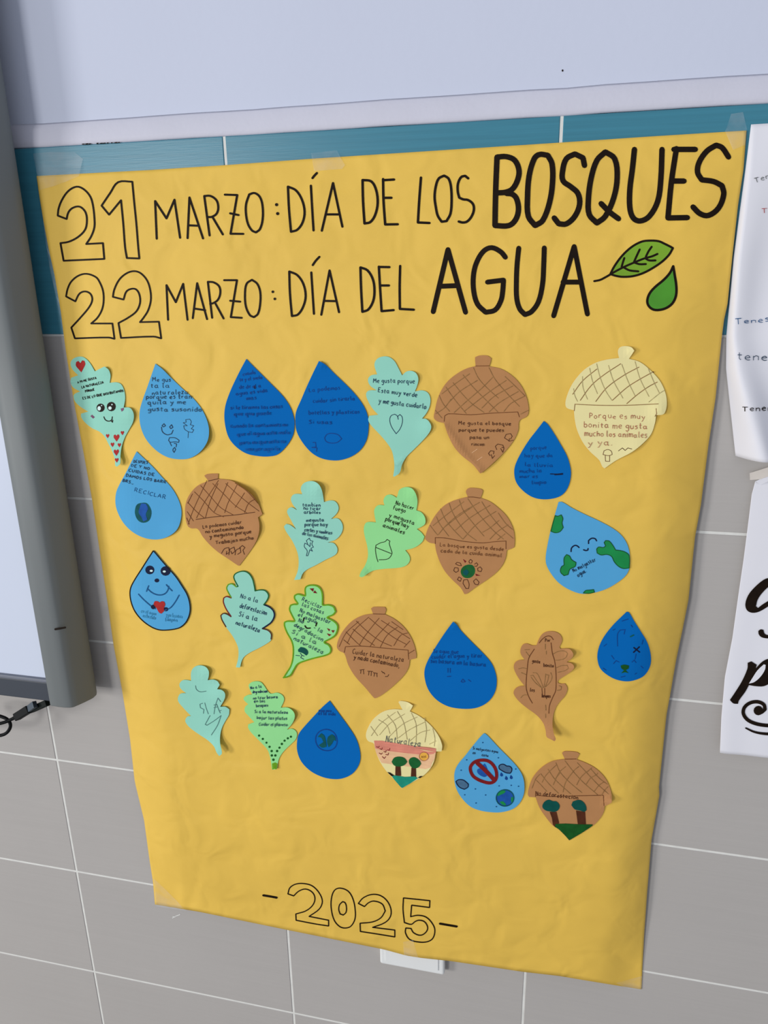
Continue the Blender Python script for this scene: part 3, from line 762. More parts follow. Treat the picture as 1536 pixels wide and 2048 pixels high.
c.text('umber_pencil', [('Me gusta el bosque',890,720,1370,725),('porque te puedes',890,782,1305,785),('pasa un',990,848,1170,850),('rincon',1005,910,1125,912)], 19, 1.3)
c.strokes('drawn_mushroom', 'umber_pencil', [[1345,865,1305,840,1320,808,1360,800,1375,825,1360,850],[1350,845,1345,870,1385,860],[1235,945,1222,915,1245,895,1290,905,1300,930,1280,925],[1270,935,1290,970,1300,935],[1175,1000,1160,980,1180,955,1210,960,1205,985],[1185,990,1195,1025,1215,1000]], 1.2)
c.strokes('pale_stroke', 'peach', [[1010,975,1060,940],[1055,1045,1105,1010]], 1.0)  # short pale strokes low on the acorn

T4 = Trace(1010, 680, 4.5176)
c = DROP('small deep blue drop with faint lines and a short dark dash, beside the cream acorn', 'blue', T4, [350,732,385,760,440,840,500,940,560,1050,590,1150,595,1220,580,1300,545,1370,490,1415,400,1438,300,1435,220,1405,140,1340,95,1270,83,1180,100,1110,150,1010,220,900,290,810])
c.text('navy', [('porque',230,995,380,985),('hay que da',175,1060,435,1060),('la lluvia',175,1140,440,1150),('mucha la',130,1200,335,1195),('mar es',130,1250,300,1245),('limpio',240,1305,375,1300)], 20, 1.3)
c.strokes('dark_dash', 'navy_dark', [[410,1210,470,1212,520,1206],[450,1218,520,1214]], 1.8, 2)
c = ACORN('large plain cream acorn with four written lines, a mushroom and a bird mark', 'cream', T4, [1020,100,1040,65,1085,55,1140,65,1168,95,1150,125,1120,170,1220,200,1320,280,1400,370,1450,480,1462,580,1445,655,1420,675,1365,678,1355,750,1320,850,1250,930,1150,1010,1000,1090,900,1160,880,1145,850,1085,770,1010,700,920,650,810,630,720,622,635,560,615,545,580,555,520,590,430,640,350,720,265,820,205,930,175,1030,163], [(1400,640,90,.003),(1160,100,50,.003),(1200,1000,140,.0025)])
lattice(c, 'cap_pencil', [[612,490,700,370,830,262],[680,545,780,410,900,310,1045,215],[820,555,920,430,1080,315,1210,245],[970,545,1100,430,1200,365,1325,295],[1100,575,1200,490,1300,420,1375,380]], 1.5)
lattice(c, 'faint_pencil', [[620,440,630,500,655,555],[700,330,705,430,745,535],[765,255,790,370,835,485],[828,215,860,340,910,460,965,545],[935,230,980,370,1065,525],[1055,220,1110,370,1175,505],[1175,195,1220,350,1300,510],[1295,260,1350,390,1395,480],[1300,560,1400,480,1440,455]], 1.3)
c.strokes('cap_edge', 'cap_pencil', [[632,580,625,640],[632,580,850,590,1100,590,1385,577],[1365,620,1370,665],[1370,665,1355,690]], 1.4)
c.text('red_pencil', [('Porque es muy',760,705,1275,715),('bonita me gusta',710,790,1295,805),('mucho los animales',715,868,1290,885),('y ya.',745,950,980,955)], 30, 1.4)
c.strokes('drawn_mushroom', 'brown_pencil', [[885,1035,895,1000,930,990,960,1005,968,1035,935,1045,885,1035],[905,1045,908,1095,945,1097,945,1045]], 1.1)
c.strokes('drawn_bird', 'umber_pencil', [[1025,1002,1060,975,1085,998,1110,975,1145,985]], 1.2)
c.dots('ink_dot', 'bark', [(1338,290,7,6)])

T5 = Trace(220, 890, 4.8)
c = DROP('light blue drop with capital letters and a blue and green globe', 'sky', T5, [255,62,300,105,400,200,500,310,590,410,650,510,683,610,682,700,650,800,590,860,500,900,410,907,310,885,210,830,130,750,75,650,52,560,58,460,85,390,150,270,210,150], [(640,850,130,.002)])
c.text('pen', [('DESPUES',225,170,365,182),('DE Y NO',200,205,385,240),('CUIDAS DE',175,255,430,300),('DAMOS LOS BARR',150,305,540,370),('BRS.,',118,352,225,378)], 16, 1.4)
c.text('blue_pen', [('RECICLAR',230,445,540,520)], 24, 1.3, name='capital_word')
e = c.fill('drawn_globe', 'globe_dark', [240,620,260,570,310,555,355,560,390,610,398,660,375,725,320,747,270,725,242,670])
c.fill('globe_sea', 'sea', [300,560,345,565,365,610,345,660,358,715,320,735,300,690,275,650,285,600], 2, e)
c = ACORN('tilted brown acorn with four written lines and a row of tiny scrolls', 'brown', T5, [905,295,930,280,1000,275,1038,275,1036,325,1090,330,1170,345,1260,400,1350,470,1420,560,1463,665,1420,695,1433,760,1430,840,1400,930,1330,1040,1240,1160,1225,1155,1130,1090,1040,1030,960,960,890,880,840,805,780,800,745,775,722,680,722,590,745,510,790,440,850,385,945,345], [(1330,420,150,.007),(1440,800,110,.003)])
lattice(c, 'brown_pencil', [[870,390,960,490,1060,600,1180,670],[985,370,1090,470,1200,580,1310,650],[1110,370,1220,470,1330,560,1430,635],[1200,365,1310,440,1420,560],[810,450,900,540,1000,650,1090,690],[745,550,830,640,910,705],[740,640,800,730],[750,760,800,620,930,340],[830,700,900,560,1040,340],[915,700,960,540,1035,370],[1000,640,1070,500,1130,360],[1100,650,1130,560,1220,380],[1200,600,1240,540,1290,460],[1290,650,1330,560,1390,520],[760,760,735,700],[745,560,790,470]], 1.1)
c.strokes('cap_edge', 'umber_pencil', [[825,715,1000,690,1200,672,1390,645],[945,345,990,335,1036,325]], 1.4)
c.text('umber_pencil', [('La podemos cuidar',890,800,1270,755),('no contaminando',915,850,1285,805),('y megusta porque',955,895,1360,845),('Trabajas mucho',1015,955,1380,905)], 21, 1.4)
c.strokes('drawn_scroll', 'umber_pencil', [[1070,1040,1100,995,1140,985,1145,1030,1115,1050,1120,1020],[1140,1055,1150,1000,1190,980,1200,1020,1170,1045,1160,1020],[1200,1055,1210,1010,1250,990,1255,1030,1225,1050],[1240,990,1270,965,1295,985,1275,1010,1290,1050]], 1.4)

T6 = Trace(550, 940, 4.9548)
c = LEAF('greyish mint oak leaf with small printed notes and a twig doodle', 'mint', T6, [255,185,275,140,320,115,380,112,430,140,460,190,475,250,485,318,550,302,600,315,630,370,615,425,555,485,620,480,660,520,672,580,650,640,600,690,520,718,580,725,615,770,615,815,590,845,500,890,400,945,320,985,275,1025,250,1085,190,1090,225,1000,235,900,220,810,170,700,110,610,88,560,110,535,150,545,210,590,150,480,120,420,130,385,165,370,220,400,170,330,158,280,190,240,270,240], [(450,160,90,.005),(240,1060,60,.002)])
c.text('pen', [('tambien',270,360,455,365),('no tirar',280,395,458,400),('arboles',285,435,455,435),('megusta',308,515,490,508),('porque hay',292,555,525,560),('cortes y sombras',290,605,565,640),('de los animales',268,640,525,695)], 21, 1.4)
c.strokes('drawn_twig', 'pen', [[310,850,318,800,290,760,295,725,325,740,310,700,340,675,350,700,375,705,365,735,380,765,355,775,370,805,345,790,325,850,310,850],[325,740,345,760,350,720]], 1.2)
c = LEAF('bright green oak leaf with five written lines and an acorn outline', 'green', T6, [1215,250,1230,200,1270,175,1320,170,1365,190,1400,250,1412,320,1400,400,1450,420,1485,470,1488,530,1455,560,1405,585,1450,620,1480,660,1460,710,1390,765,1290,795,1330,850,1335,900,1300,945,1230,968,1080,980,980,995,920,1025,865,1062,835,1055,850,1010,890,950,920,860,915,760,890,660,880,590,895,530,930,515,1000,520,985,440,985,390,1020,350,1085,350,1075,300,1100,255,1150,245,1205,275], [(1400,210,80,.003),(850,1050,80,.004),(1490,500,60,.002)])
c.text('ink', [('No hacer',1190,340,1375,400),('fuego',1165,390,1295,425),('y megusta',1125,460,1385,545),('porque hay',1090,500,1325,580),('animales',1065,560,1285,640)], 24, 1.4)
c.strokes('drawn_acorn', 'ink', [[1020,910,1005,860,995,790,1000,745,1050,720,1090,710,1110,688,1138,705,1132,730,1150,790,1158,830,1120,880,1030,890],[1000,768,1080,800,1150,828]], 1.3)

T7 = Trace(830, 960, 6.678)
c = ACORN('brown acorn with a green globe ringed by little doodles', 'brown', T7, [680,155,700,120,740,105,880,120,907,145,895,190,875,240,1000,290,1120,380,1220,480,1290,600,1325,720,1325,890,1290,915,1225,940,1210,1040,1165,1140,1080,1240,950,1340,800,1440,690,1520,660,1525,610,1440,500,1335,400,1220,330,1090,285,960,265,850,190,835,135,790,150,710,200,590,280,460,380,350,480,290,600,250,705,225])
lattice(c, 'cap_pencil', [[200,605,240,660,300,735],[285,490,330,590,450,750],[340,385,400,520,500,650,635,790],[455,310,490,410,560,540,690,710,820,810],[590,270,640,400,760,560,920,750],[705,250,800,390,920,540,1060,690,1180,790],[890,290,1000,460,1150,640,1310,780],[1110,440,1210,580,1300,660],[240,610,400,480,650,290],[310,730,420,600,600,450,860,300],[380,640,560,500,780,350],[540,670,700,530,850,430,1000,340],[640,790,780,630,900,530,1080,420],[900,700,1000,640,1120,540],[1000,790,1100,690,1240,600],[1100,800,1200,720]], 1.2)
c.strokes('cap_edge', 'brown_pencil', [[270,850,270,770,400,775,650,820,900,840,1060,825,1215,815,1215,920],[705,228,780,228,870,242]], 1.3)
c.text('brown_pencil', [('La bosque es gusta desde',330,885,1190,945),('cada de la cuida animal',340,965,1165,1030)], 28, 1.2)
e = c.fill('drawn_globe', 'forest', [610,1220,640,1160,710,1130,770,1140,800,1190,795,1250,750,1300,680,1310,630,1280])
c.fill('globe_sea', 'globe_dark', [640,1220,690,1190,720,1230,690,1280,650,1260], 2, e)
c.strokes('doodle', 'bark', [[515,1210,530,1170,575,1175,580,1215,545,1235,515,1210],[540,1120,560,1100,605,1110,620,1145,580,1140,540,1120],[720,1085,740,1060,765,1080,755,1110,725,1110,720,1085],[795,1125,820,1105,840,1130,820,1155,795,1150],[835,1180,870,1160,895,1190,880,1225,840,1215,835,1180],[565,1330,585,1295,620,1315,605,1355,565,1330],[640,1380,650,1335,700,1330,722,1390,715,1450,680,1450,640,1380],[780,1350,815,1320,855,1365,840,1400,800,1390,780,1350]], 1.2)
for f in ([640,1055,685,1085,668,1108],[805,1250,875,1278,815,1280]): c.fill('drawn_spike', 'dark_red', f, 1, None, False)

T8 = Trace(1070, 980, 4.996)
c = DROP('tilted light blue drop with green continents and a sleepy smiling face', 'sky', T8, [235,120,270,120,370,180,500,245,640,310,770,380,860,450,920,540,945,640,945,770,910,850,830,920,720,985,600,1025,500,1038,430,1030,330,990,240,930,170,850,115,750,107,670,125,550,155,410,195,260])
for f in ([200,255,225,262,262,248,278,285,270,330,282,375,250,415,205,428,157,412,178,330],[290,680,315,645,345,660,365,695,410,725,400,765,350,790,330,845,290,857,255,820,262,770,290,750],[690,525,705,505,740,510,775,550,805,600,850,605,900,620,940,655,942,780,880,785,830,760,790,715,765,665,720,645,660,650,620,630,615,590,635,570,680,575,705,560],[482,1030,505,1005,545,1000,585,995,594,1022,540,1034]):
    e = c.fill('drawn_continent', 'land', f, 1)
    ik = c.ink(2); ik.stroke(T8(f), 1.4, closed=True); ik.build('continent_outline', M['grass'], e, c.o)
c.strokes('drawn_face', 'navy_dark', [[360,615,365,580,395,555,420,558,440,575],[535,535,535,505,565,483,600,487,615,508],[485,598,510,605,528,600,530,585]], 2.6)
c.text('navy_dark', [('No malgastar',385,825,615,705),('agua.',430,870,520,815)], 24, 1.3)
c = DROP('deep blue drop with a black cross eye and a green mouth', 'blue', T8, [915,1218,940,1225,990,1310,1060,1420,1120,1520,1155,1640,1155,1740,1120,1820,1070,1870,980,1905,900,1912,800,1890,710,1840,650,1780,625,1700,625,1630,650,1540,700,1450,780,1350,850,1280])
c.strokes('drawn_cross', 'navy_dark', [[988,1575,1045,1620],[1042,1568,985,1622]], 2.8)
c.strokes('faint_mark', 'navy', [[765,1655,790,1690],[785,1735,810,1705,840,1720],[970,1720,990,1700,1010,1725],[1010,1640,1000,1690],[825,1560,825,1440,850,1400,900,1395,890,1440],[870,1310,930,1290],[690,1560,715,1540],[780,1400,800,1390],[1060,1760,1080,1780],[680,1780,710,1800],[960,1350,975,1370],[1080,1500,1070,1540],[860,1870,900,1860],[1000,1840,1015,1830]], 1.6)
c.fill('drawn_mouth', 'grass', [855,1755,890,1745,940,1755,935,1785,905,1800,935,1830,900,1822,860,1832,890,1800,865,1785], 2)
c.strokes('faint_green_marks', 'globe_dark', [[955,1465,985,1450]], 3.0)

T9 = Trace(240, 1080, 9.6)
c = DROP('light blue drop with black rim and smiling face holding a red heart', 'sky', T9, [630,200,660,215,800,380,930,530,1080,700,1200,880,1300,1050,1350,1230,1350,1400,1290,1560,1200,1660,1100,1710,900,1740,750,1735,600,1680,420,1550,280,1380,205,1200,180,1030,200,900,290,730,400,560,520,370])
c.rim('marker_rim', 'ink', 2.3)
for ex, ey, rx, ry, gx_, gy_ in ((572,575,88,85,600,592),(875,595,98,93,850,605)):
    e = c.dots('drawn_eye', 'navy_dark', [(ex, ey, rx, ry)]); c.dots('eye_glint', 'white_gel', [(gx_, gy_, 30, 20)], 2, e)
c.dots('drawn_nose', 'navy_dark', [(707,777,46,38)])
c.strokes('drawn_mouth', 'blue_pen', [[550,880,530,930,510,985],[535,940,600,1000,690,1045,790,1055,870,1025,920,960,935,890],[890,860,940,915,1000,975]], 2.6)
c.strokes('drawn_arm', 'blue_pen', [[355,1040,460,1150,600,1270,680,1320],[1135,1060,1060,1190,970,1300,860,1350]], 2.6)
c.dots('drawn_hand', 'navy_dark', [(640,1285,48,45),(880,1330,48,40)])
c.fill('drawn_heart', 'red', [640,1230,665,1175,720,1175,760,1200,800,1175,850,1185,868,1240,840,1320,850,1360,795,1415,750,1395,700,1310], 2)
c.text('faint_blue', [('en el agua',400,1390,700,1450),('y por la natura',880,1470,1200,1500),('cuidar mucho',430,1480,680,1530),('limpia',860,1560,1110,1570)], 40, 1.5)

T10 = Trace(420, 1120, 5.689)
fl = [268,180,300,145,370,125,430,140,480,200,505,280,512,352,570,338,630,345,670,400,655,455,610,508,680,535,725,580,735,640,700,710,640,755,592,780,660,795,700,840,700,900,670,935,560,1000,460,1050,390,1100,360,1150,340,1225,295,1220,318,1130,325,1050,315,980,260,870,180,760,130,680,118,630,150,605,195,615,240,645,180,560,148,480,150,430,185,412,245,430,200,360,185,315,205,275,250,268,300,305]
c = LEAF('mint oak leaf edged in green, navy and brown, with four cursive lines', 'mint', T10, fl, [(330,1220,60,.002)])
for nm, mt, pts in (('marker_edge', 'forest', [300,305,318,300,270,200,290,155,370,128,430,145,478,205,502,290,512,352,570,341,628,350,665,400,650,455,612,508]), ('marker_edge', 'navy_dark', [612,508,680,538,722,583,731,640,697,708,640,752,596,780]), ('marker_edge', 'bark', [596,782,658,800,696,842,694,900]), ('marker_edge', 'bark', [180,760,135,680,122,632,152,608,195,618,238,645]), ('marker_edge', 'dark_red', [238,640,184,560,152,480,155,433,187,416,240,432]), ('marker_edge', 'olive', [240,425,203,360,189,317,208,279,250,272,298,306])):
    c.strokes(nm, mt, [pts], 2.2 if mt != 'navy_dark' else 2.8)
c.text('pen', [('No a la',340,430,550,490),('deforestacion',335,540,645,630),('Si a la',320,640,545,700),('naturaleza',288,730,568,825)], 32, 1.5)
fl = [1075,330,1095,295,1150,280,1220,290,1265,330,1285,400,1285,510,1350,505,1410,530,1435,590,1400,630,1335,655,1410,690,1455,740,1455,800,1420,870,1300,938,1350,960,1380,1010,1370,1060,1320,1090,1200,1120,1080,1155,1000,1190,960,1250,920,1315,870,1340,825,1345,860,1290,910,1210,935,1120,940,1000,920,920,870,830,840,750,840,705,880,690,960,695,920,620,897,560,910,510,950,498,995,500,955,440,955,400,1000,382,1080,405]
c = LEAF('green oak leaf rimmed in olive marker, with hearts, a wink and a small tree', 'green', T10, fl, [(840,1340,70,.002)])
c.rim('marker_rim', 'olive', 2.8)
c.text('pen', [('Reciclar',1040,460,1270,565),('las cosas',1040,520,1295,620),('No malgastar',1015,590,1370,730),('el agua',995,635,1215,725),('No',1000,700,1065,725),('- la',1170,780,1280,840),('degradacion',950,750,1280,935),('Si a la',920,830,1215,970),('naturaleza',945,905,1285,1080)], 27, 1.3)
for f in ([1132,325,1180,322,1172,362],[1175,375,1190,345,1218,380],[1328,775,1365,790,1355,812],[1378,800,1418,800,1400,830],[1328,835,1380,850,1355,868]): c.fill('drawn_heart', 'dark_red', f, 2, None, False)
c.strokes('drawn_wink', 'ink', [[1068,660,1060,695],[1215,715,1203,750],[1080,750,1100,775,1140,775]], 2.6, 2)
e = c.fill('drawn_tree', 'teal', [1000,1020,1030,990,1075,1000,1110,1030,1115,1065,1095,1088,1055,1060,1005,1045], 2)
c.strokes('tree_trunk', 'pen', [[1025,1060,1045,1085,1030,1110],[1045,1085,1070,1095],[975,1085,1020,1090],[1030,1110,1065,1130]], 1.2, 2)

T11 = Trace(660, 1200, 4.3886)
c = ACORN('plain brown acorn with two written lines and three small arches', 'brown', T11, [360,75,380,62,480,62,492,85,480,125,560,165,640,230,700,310,740,400,757,480,755,512,700,525,690,590,650,660,560,750,460,830,400,862,385,858,310,770,220,670,160,570,125,470,80,445,60,410,80,330,130,250,200,180,290,135,378,122])
lattice(c, 'brown_pencil', [[345,160,440,240,560,330,670,390],[450,180,560,250,700,340],[540,190,640,260],[230,185,330,280,440,360,540,405],[200,255,290,330,390,400],[140,280,230,370,270,405],[120,350,170,390],[80,410,140,290,250,190],[150,380,210,270,340,150],[260,390,310,310,380,220,430,160],[350,410,410,320,520,200],[440,415,500,310,590,240],[560,400,620,310,680,290],[650,415,700,360],[690,470,740,440]], 1.1)
c.strokes('cap_edge', 'brown_pencil', [[125,460,135,410,280,405,500,425,685,440,690,520],[378,122,480,125]], 1.3)
c.text('umber_pencil', [('Cuidar la naturaleza',195,470,650,545),('y nada contaminado,',205,515,610,595)], 24, 1.3)
c.strokes('drawn_arches', 'umber_pencil', [[262,615,300,610],[272,615,268,645],[292,612,296,650],[330,625,375,628],[342,628,338,660],[362,630,360,665],[378,638,415,645],[390,645,386,670],[410,645,412,675],[452,625,465,640],[470,635,480,650],[485,672,505,672,515,655]], 1.2)
c = DROP('deep blue drop with three faint lines of writing, beside the brown leaf', 'blue', T11, [1080,190,1110,215,1150,270,1250,375,1350,475,1420,560,1455,650,1463,720,1450,800,1410,870,1350,920,1270,950,1160,955,1040,935,940,880,870,800,838,720,828,630,850,550,910,440,1000,300], [(1100,210,40,.0015)])
c.text('navy', [('Se agua que',905,465,1130,472),('cuidar el agua y tirar',890,515,1340,505),('sin basura en la basura',880,550,1370,585)], 22, 1.4)
c.strokes('faint_mark', 'navy', [[1035,600,1035,635],[1055,600,1055,635],[1030,672,1060,670],[1150,715,1165,695,1185,715,1165,722,1150,715],[1215,700,1235,715]], 1.8)

T12 = Trace(1010, 1240, 7.875)
c = LEAF('brown oak leaf with a dark drawn outline and a fan shaped tree', 'brown', T12, [495,400,530,310,580,230,640,190,720,178,800,190,870,235,900,310,880,380,855,425,875,455,950,450,1020,460,1065,510,1075,560,1040,610,970,665,1040,680,1080,715,1085,760,1030,820,940,880,840,950,830,990,880,1005,940,1000,975,1050,980,1110,940,1200,860,1290,800,1380,760,1500,748,1650,770,1800,800,1880,780,1910,720,1880,655,1840,640,1740,600,1620,500,1500,350,1390,230,1290,155,1200,135,1140,165,1080,230,1045,310,1040,230,940,165,830,138,740,160,670,220,635,310,628,250,540,243,470,280,390,340,372,420,400], [(780,1880,230,.011),(1080,540,100,.005),(1090,750,80,.004)])
c.strokes('drawn_outline', 'brown_pencil', [[690,1470,700,1350,750,1220,795,1120,805,980,800,800,780,640,745,520,725,360],[430,1310,370,1200,335,1080,335,940,350,770,375,600,460,460],[540,360,590,300,660,255,720,260,760,310]], 1.6)
c.strokes('drawn_lobe', 'cap_pencil', [[760,535,840,495,940,490,985,530,950,600,860,630,790,635],[805,755,890,720,980,715,1000,760,940,800,830,825],[350,770,280,755,215,770],[310,470,385,465],[250,1225,290,1185,360,1180],[820,1110,880,1100,890,1050,850,1035],[390,580,330,500],[330,860,260,830]], 1.3)
c.strokes('drawn_tree', 'cap_pencil', [[580,1070,500,960,440,870,400,880],[600,1070,560,950,500,840,440,830],[610,1060,630,950,640,850],[625,1060,670,960,690,870,640,860],[640,1050,710,980,740,900,720,830],[560,1060,470,980,410,900]], 1.2)
c.strokes('tree_trunk', 'brown_pencil', [[580,1075,585,1140,590,1200],[625,1075,625,1200]], 1.4)
c.text('umber_pencil', [('Por',630,345,720,345),('gusta',425,665,555,690),('bonito',605,740,770,745),('los',390,1125,470,1135),('bosques',580,1220,720,1225)], 34, 1.4)
c.strokes('pencil_mark', 'cap_pencil', [[635,380,635,460],[650,490,650,540],[640,1340,645,1420],[640,1480,640,1540]], 1.4)

T13 = Trace(340, 1310, 5.689)
c = LEAF('dull mint oak leaf with only pencil scribbles, its stem lifting off the poster', 'mint', T13, [238,210,255,160,300,125,360,120,410,140,440,185,440,240,428,288,490,280,540,300,565,340,535,390,590,400,625,440,620,500,570,590,630,590,675,620,670,680,630,750,590,830,570,920,570,1010,590,1120,560,1150,530,1110,500,1040,430,970,340,910,230,830,180,770,175,735,200,700,240,695,150,600,95,530,92,480,120,440,185,435,120,380,108,330,140,290,190,285,240,295], [(580,1120,170,.009),(620,440,160,.004),(450,180,90,.004)])
c.strokes('pencil_scribble', 'green_pencil', [[290,350,300,390,340,418,410,412],[395,545,410,600,435,670],[370,550,340,560,345,600,385,620,380,665],[500,670,515,580,545,490,575,530],[500,570,530,560,560,640,580,630],[455,690,400,790,420,800,500,750,580,690,540,800,470,910],[500,600,540,590,570,660]], 1.4)
c = LEAF('green oak leaf with lines of writing and a dotted olive V', 'green', T13, [895,350,920,315,970,300,1030,308,1070,350,1110,410,1145,440,1220,430,1280,460,1298,510,1260,600,1340,600,1400,640,1420,700,1390,780,1330,850,1390,840,1440,880,1435,950,1370,1020,1290,1100,1240,1180,1215,1300,1160,1305,1140,1170,1110,1080,1030,990,930,890,890,830,890,790,960,765,890,690,850,640,855,590,890,560,840,510,845,480,890,455,935,450], [(1420,680,90,.004),(1190,1300,60,.002)])
c.text('pen', [('No a la',915,390,1050,370),('degradacion',940,438,1110,425),('no tirar basura',945,508,1230,490),('en los',955,543,1085,540),('bosques',978,595,1118,585),('Si a la naturaleza',960,660,1345,670),('bajar las platos',985,730,1335,740),('Cuidar el planeta',1010,805,1340,810)], 21, 1.2)
c.dots('drawn_dot', 'grass', [(1013,917,13,13),(1055,955,13,13),(1097,998,12,12),(1132,1045,13,13),(1156,1093,14,14),(1158,1143,14,14),(1176,1192,15,15),(1198,1143,14,14),(1218,1093,14,14),(1245,1055,13,13),(1272,1012,14,14),(1303,975,13,13),(1340,948,13,13),(1375,930,13,13)])
c.fill('drawn_stem', 'olive', [1160,1235,1195,1222,1222,1235,1213,1300,1162,1303], 1, None, False)

T14 = Trace(580, 1380, 4.8)
c = DROP('deep blue drop with a dark round globe drawn at its middle', 'blue', T14, [380,103,400,130,480,240,560,350,630,460,665,560,675,660,650,740,590,810,500,850,410,855,310,835,200,780,110,690,70,590,68,490,85,420,130,360,230,250,310,165])
e = c.strokes('drawn_globe', 'navy', [[245,475,270,410,340,378,410,400,448,460,445,530,400,575,330,580,270,545,245,475]], 2.2, closed=True)
for f in ([265,450,300,415,330,440,345,500,350,545,310,555,275,530,320,500,300,460],[365,450,400,425,430,445,440,490,420,480,400,520,370,550,355,500]): c.fill('globe_land', 'globe_dark', f, 2)
c.text('navy', [('agua pura',275,210,400,215),('es la vida',270,240,440,245)], 20, 1.4)
c = ACORN('cream acorn with a coloured sunset, two trees and teal grass', 'cream', T14, [1040,115,1060,105,1130,118,1180,150,1165,180,1150,205,1240,250,1340,330,1420,430,1460,530,1455,590,1400,590,1390,660,1350,750,1270,830,1160,895,1075,945,1060,930,1000,860,930,785,870,700,830,610,805,515,750,490,728,440,745,370,800,280,890,210,990,185,1080,190], [(1440,540,70,.003),(1180,150,40,.002),(1390,720,100,.003)])
lattice(c, 'faint_pencil', [[850,285,930,340,960,420],[935,240,1010,340,1030,470],[1030,205,1090,310,1125,475],[1165,220,1210,330,1210,500],[1290,270,1310,380,1295,500],[1370,370,1390,460,1385,540],[780,440,860,330,1010,215],[860,430,960,320,1100,230],[950,450,1080,330,1220,260],[1040,460,1150,380,1290,310],[1150,490,1250,410,1340,385],[1340,520,1400,490],[775,350,840,440]], 1.2)
lattice(c, 'faint_pencil', [[935,240,1010,340,1030,470],[1030,205,1090,310,1125,475],[1165,220,1210,330,1210,500],[1290,270,1310,380,1295,500]], 1.5)
e = c.fill('drawn_sky', 'peach', [806,520,900,515,1100,540,1400,592,1388,660,1350,745,1300,760,1100,730,880,700,850,650,825,600], 1, None, False)
c.fill('sunset_band', 'salmon', [806,487,880,487,1000,508,1200,540,1402,562,1400,610,1300,625,1100,605,900,580,820,560], 2, None, False)
c.text('pencil', [('Naturaleza',915,495,1260,550)], 34, 1.3, 3)
c.strokes('drawn_bird', 'dark_red', [[862,565,880,572,885,555],[900,590,918,598,922,580],[935,575,955,578,958,560],[855,605,875,618,885,605],[885,640,905,658,918,640],[918,620,940,625,945,605],[830,545,850,552,856,540]], 1.2, 3)
e = c.dots('drawn_sun', 'sun', [(1285,640,44,40)], 3); c.strokes('sun_outline', 'red_pencil', [[1241,640,1255,608,1285,598,1315,608,1329,640,1315,668,1285,680,1255,668]], 1.2, 4, True)
c.text('brown_pencil', [('sol',1260,650,1312,650)], 14, 1.0, 4)
for tr, cr in (([1012,730,1060,735,1066,825,1010,820],[975,690,1000,650,1050,640,1100,655,1125,690,1100,720,1050,735,1000,725]),([1165,745,1208,745,1210,835,1160,830],[1140,680,1160,652,1200,648,1245,680,1258,710,1230,745,1180,750,1150,720])):
    e = c.fill('drawn_tree', 'forest', cr, 4); c.fill('tree_trunk', 'bark', tr, 3, e, False)
c.fill('drawn_grass', 'turf', [975,825,1010,820,1100,835,1200,830,1225,848,1160,893,1076,942,1060,930,1000,860], 3, None, False)
for f in ([932,788,960,795,1000,822,975,828],[1225,845,1245,828,1275,828,1250,845]): c.fill('dark_slope', 'ink', f, 4, None, False)

T15 = Trace(890, 1450, 8.533)
c = DROP('light blue drop with a red no-waste sign, grey clouds and a globe', 'sky', T15, [655,150,690,150,800,260,930,400,1080,550,1210,690,1310,840,1350,980,1350,1150,1300,1290,1220,1390,1120,1450,950,1490,800,1490,600,1460,430,1390,280,1240,190,1080,158,920,170,780,230,660,340,530,480,350], [(1350,1000,200,.0015)])
c.text('pen', [('Si malgastas agua',470,415,910,480),('en',470,495,520,500),('casa',625,530,745,545)], 28, 1.2)
c.fill('sign_drop', 'sea', [675,655,700,690,730,770,735,840,690,885,640,880,580,845,548,800,550,760,600,730], 1)
e = c.strokes('no_sign', 'dark_red', [[430,740,470,660,540,615,640,600,720,610,800,660,860,750,880,840,870,920,820,975,750,990,660,970,560,930,470,860]], 6.4, 2, closed=True, label='dark red ring of the crossed out sign')
c.strokes('sign_bar', 'dark_red', [[550,650,700,790,840,940]], 8.0, 3)
for cl, in (([920,700,950,675,1000,672,1050,700,1100,705,1138,740,1135,790,1110,825,1040,815,980,785,925,745],),([185,965,230,935,310,940,360,975,398,1010,390,1060,330,1098,260,1070,210,1020],)):
    e = c.fill('drawn_cloud', 'cloud', cl, 1); ik = c.ink(2); ik.stroke(T15(cl), 1.8, closed=True); ik.build('cloud_outline', M['navy_dark'], e, c.o)
for x, y in ((965,845),(1047,905),(1130,890)): c.fill('drawn_raindrop', 'navy', [x-8,y-38,x+22,y-5,x+24,y+25,x,y+36,x-26,y+18,x-22,y-8], 1)
e = c.dots('drawn_globe', 'sea', [(1023,1246,150,140)]); ik = c.ink(3)
(gx0, gy0), = T15([1023, 1246]); ik.stroke([(gx0 + 150 / 8.533 * math.cos(t), gy0 + 140 / 8.533 * math.sin(t)) for t in np.linspace(0, 6.28, 24)[:-1]], 1.8, closed=True); ik.build('globe_outline', M['globe_dark'], e, c.o)
for f in ([895,1200,920,1140,990,1115,1040,1130,1000,1170,940,1195,905,1215],[930,1310,990,1300,1040,1350,1030,1375,970,1355],[1130,1230,1160,1230,1165,1290,1140,1330,1128,1290]): c.fill('globe_land', 'land', f, 2, e)
c.dots('rain_speck', 'blue_pen', [(x, y, 14, 11) for x, y in ((645,300),(910,560),(370,595),(275,772),(1207,752),(518,1092),(337,1192),(693,1195),(530,1332),(877,1393),(923,1040),(1130,1030),(1255,1047))])

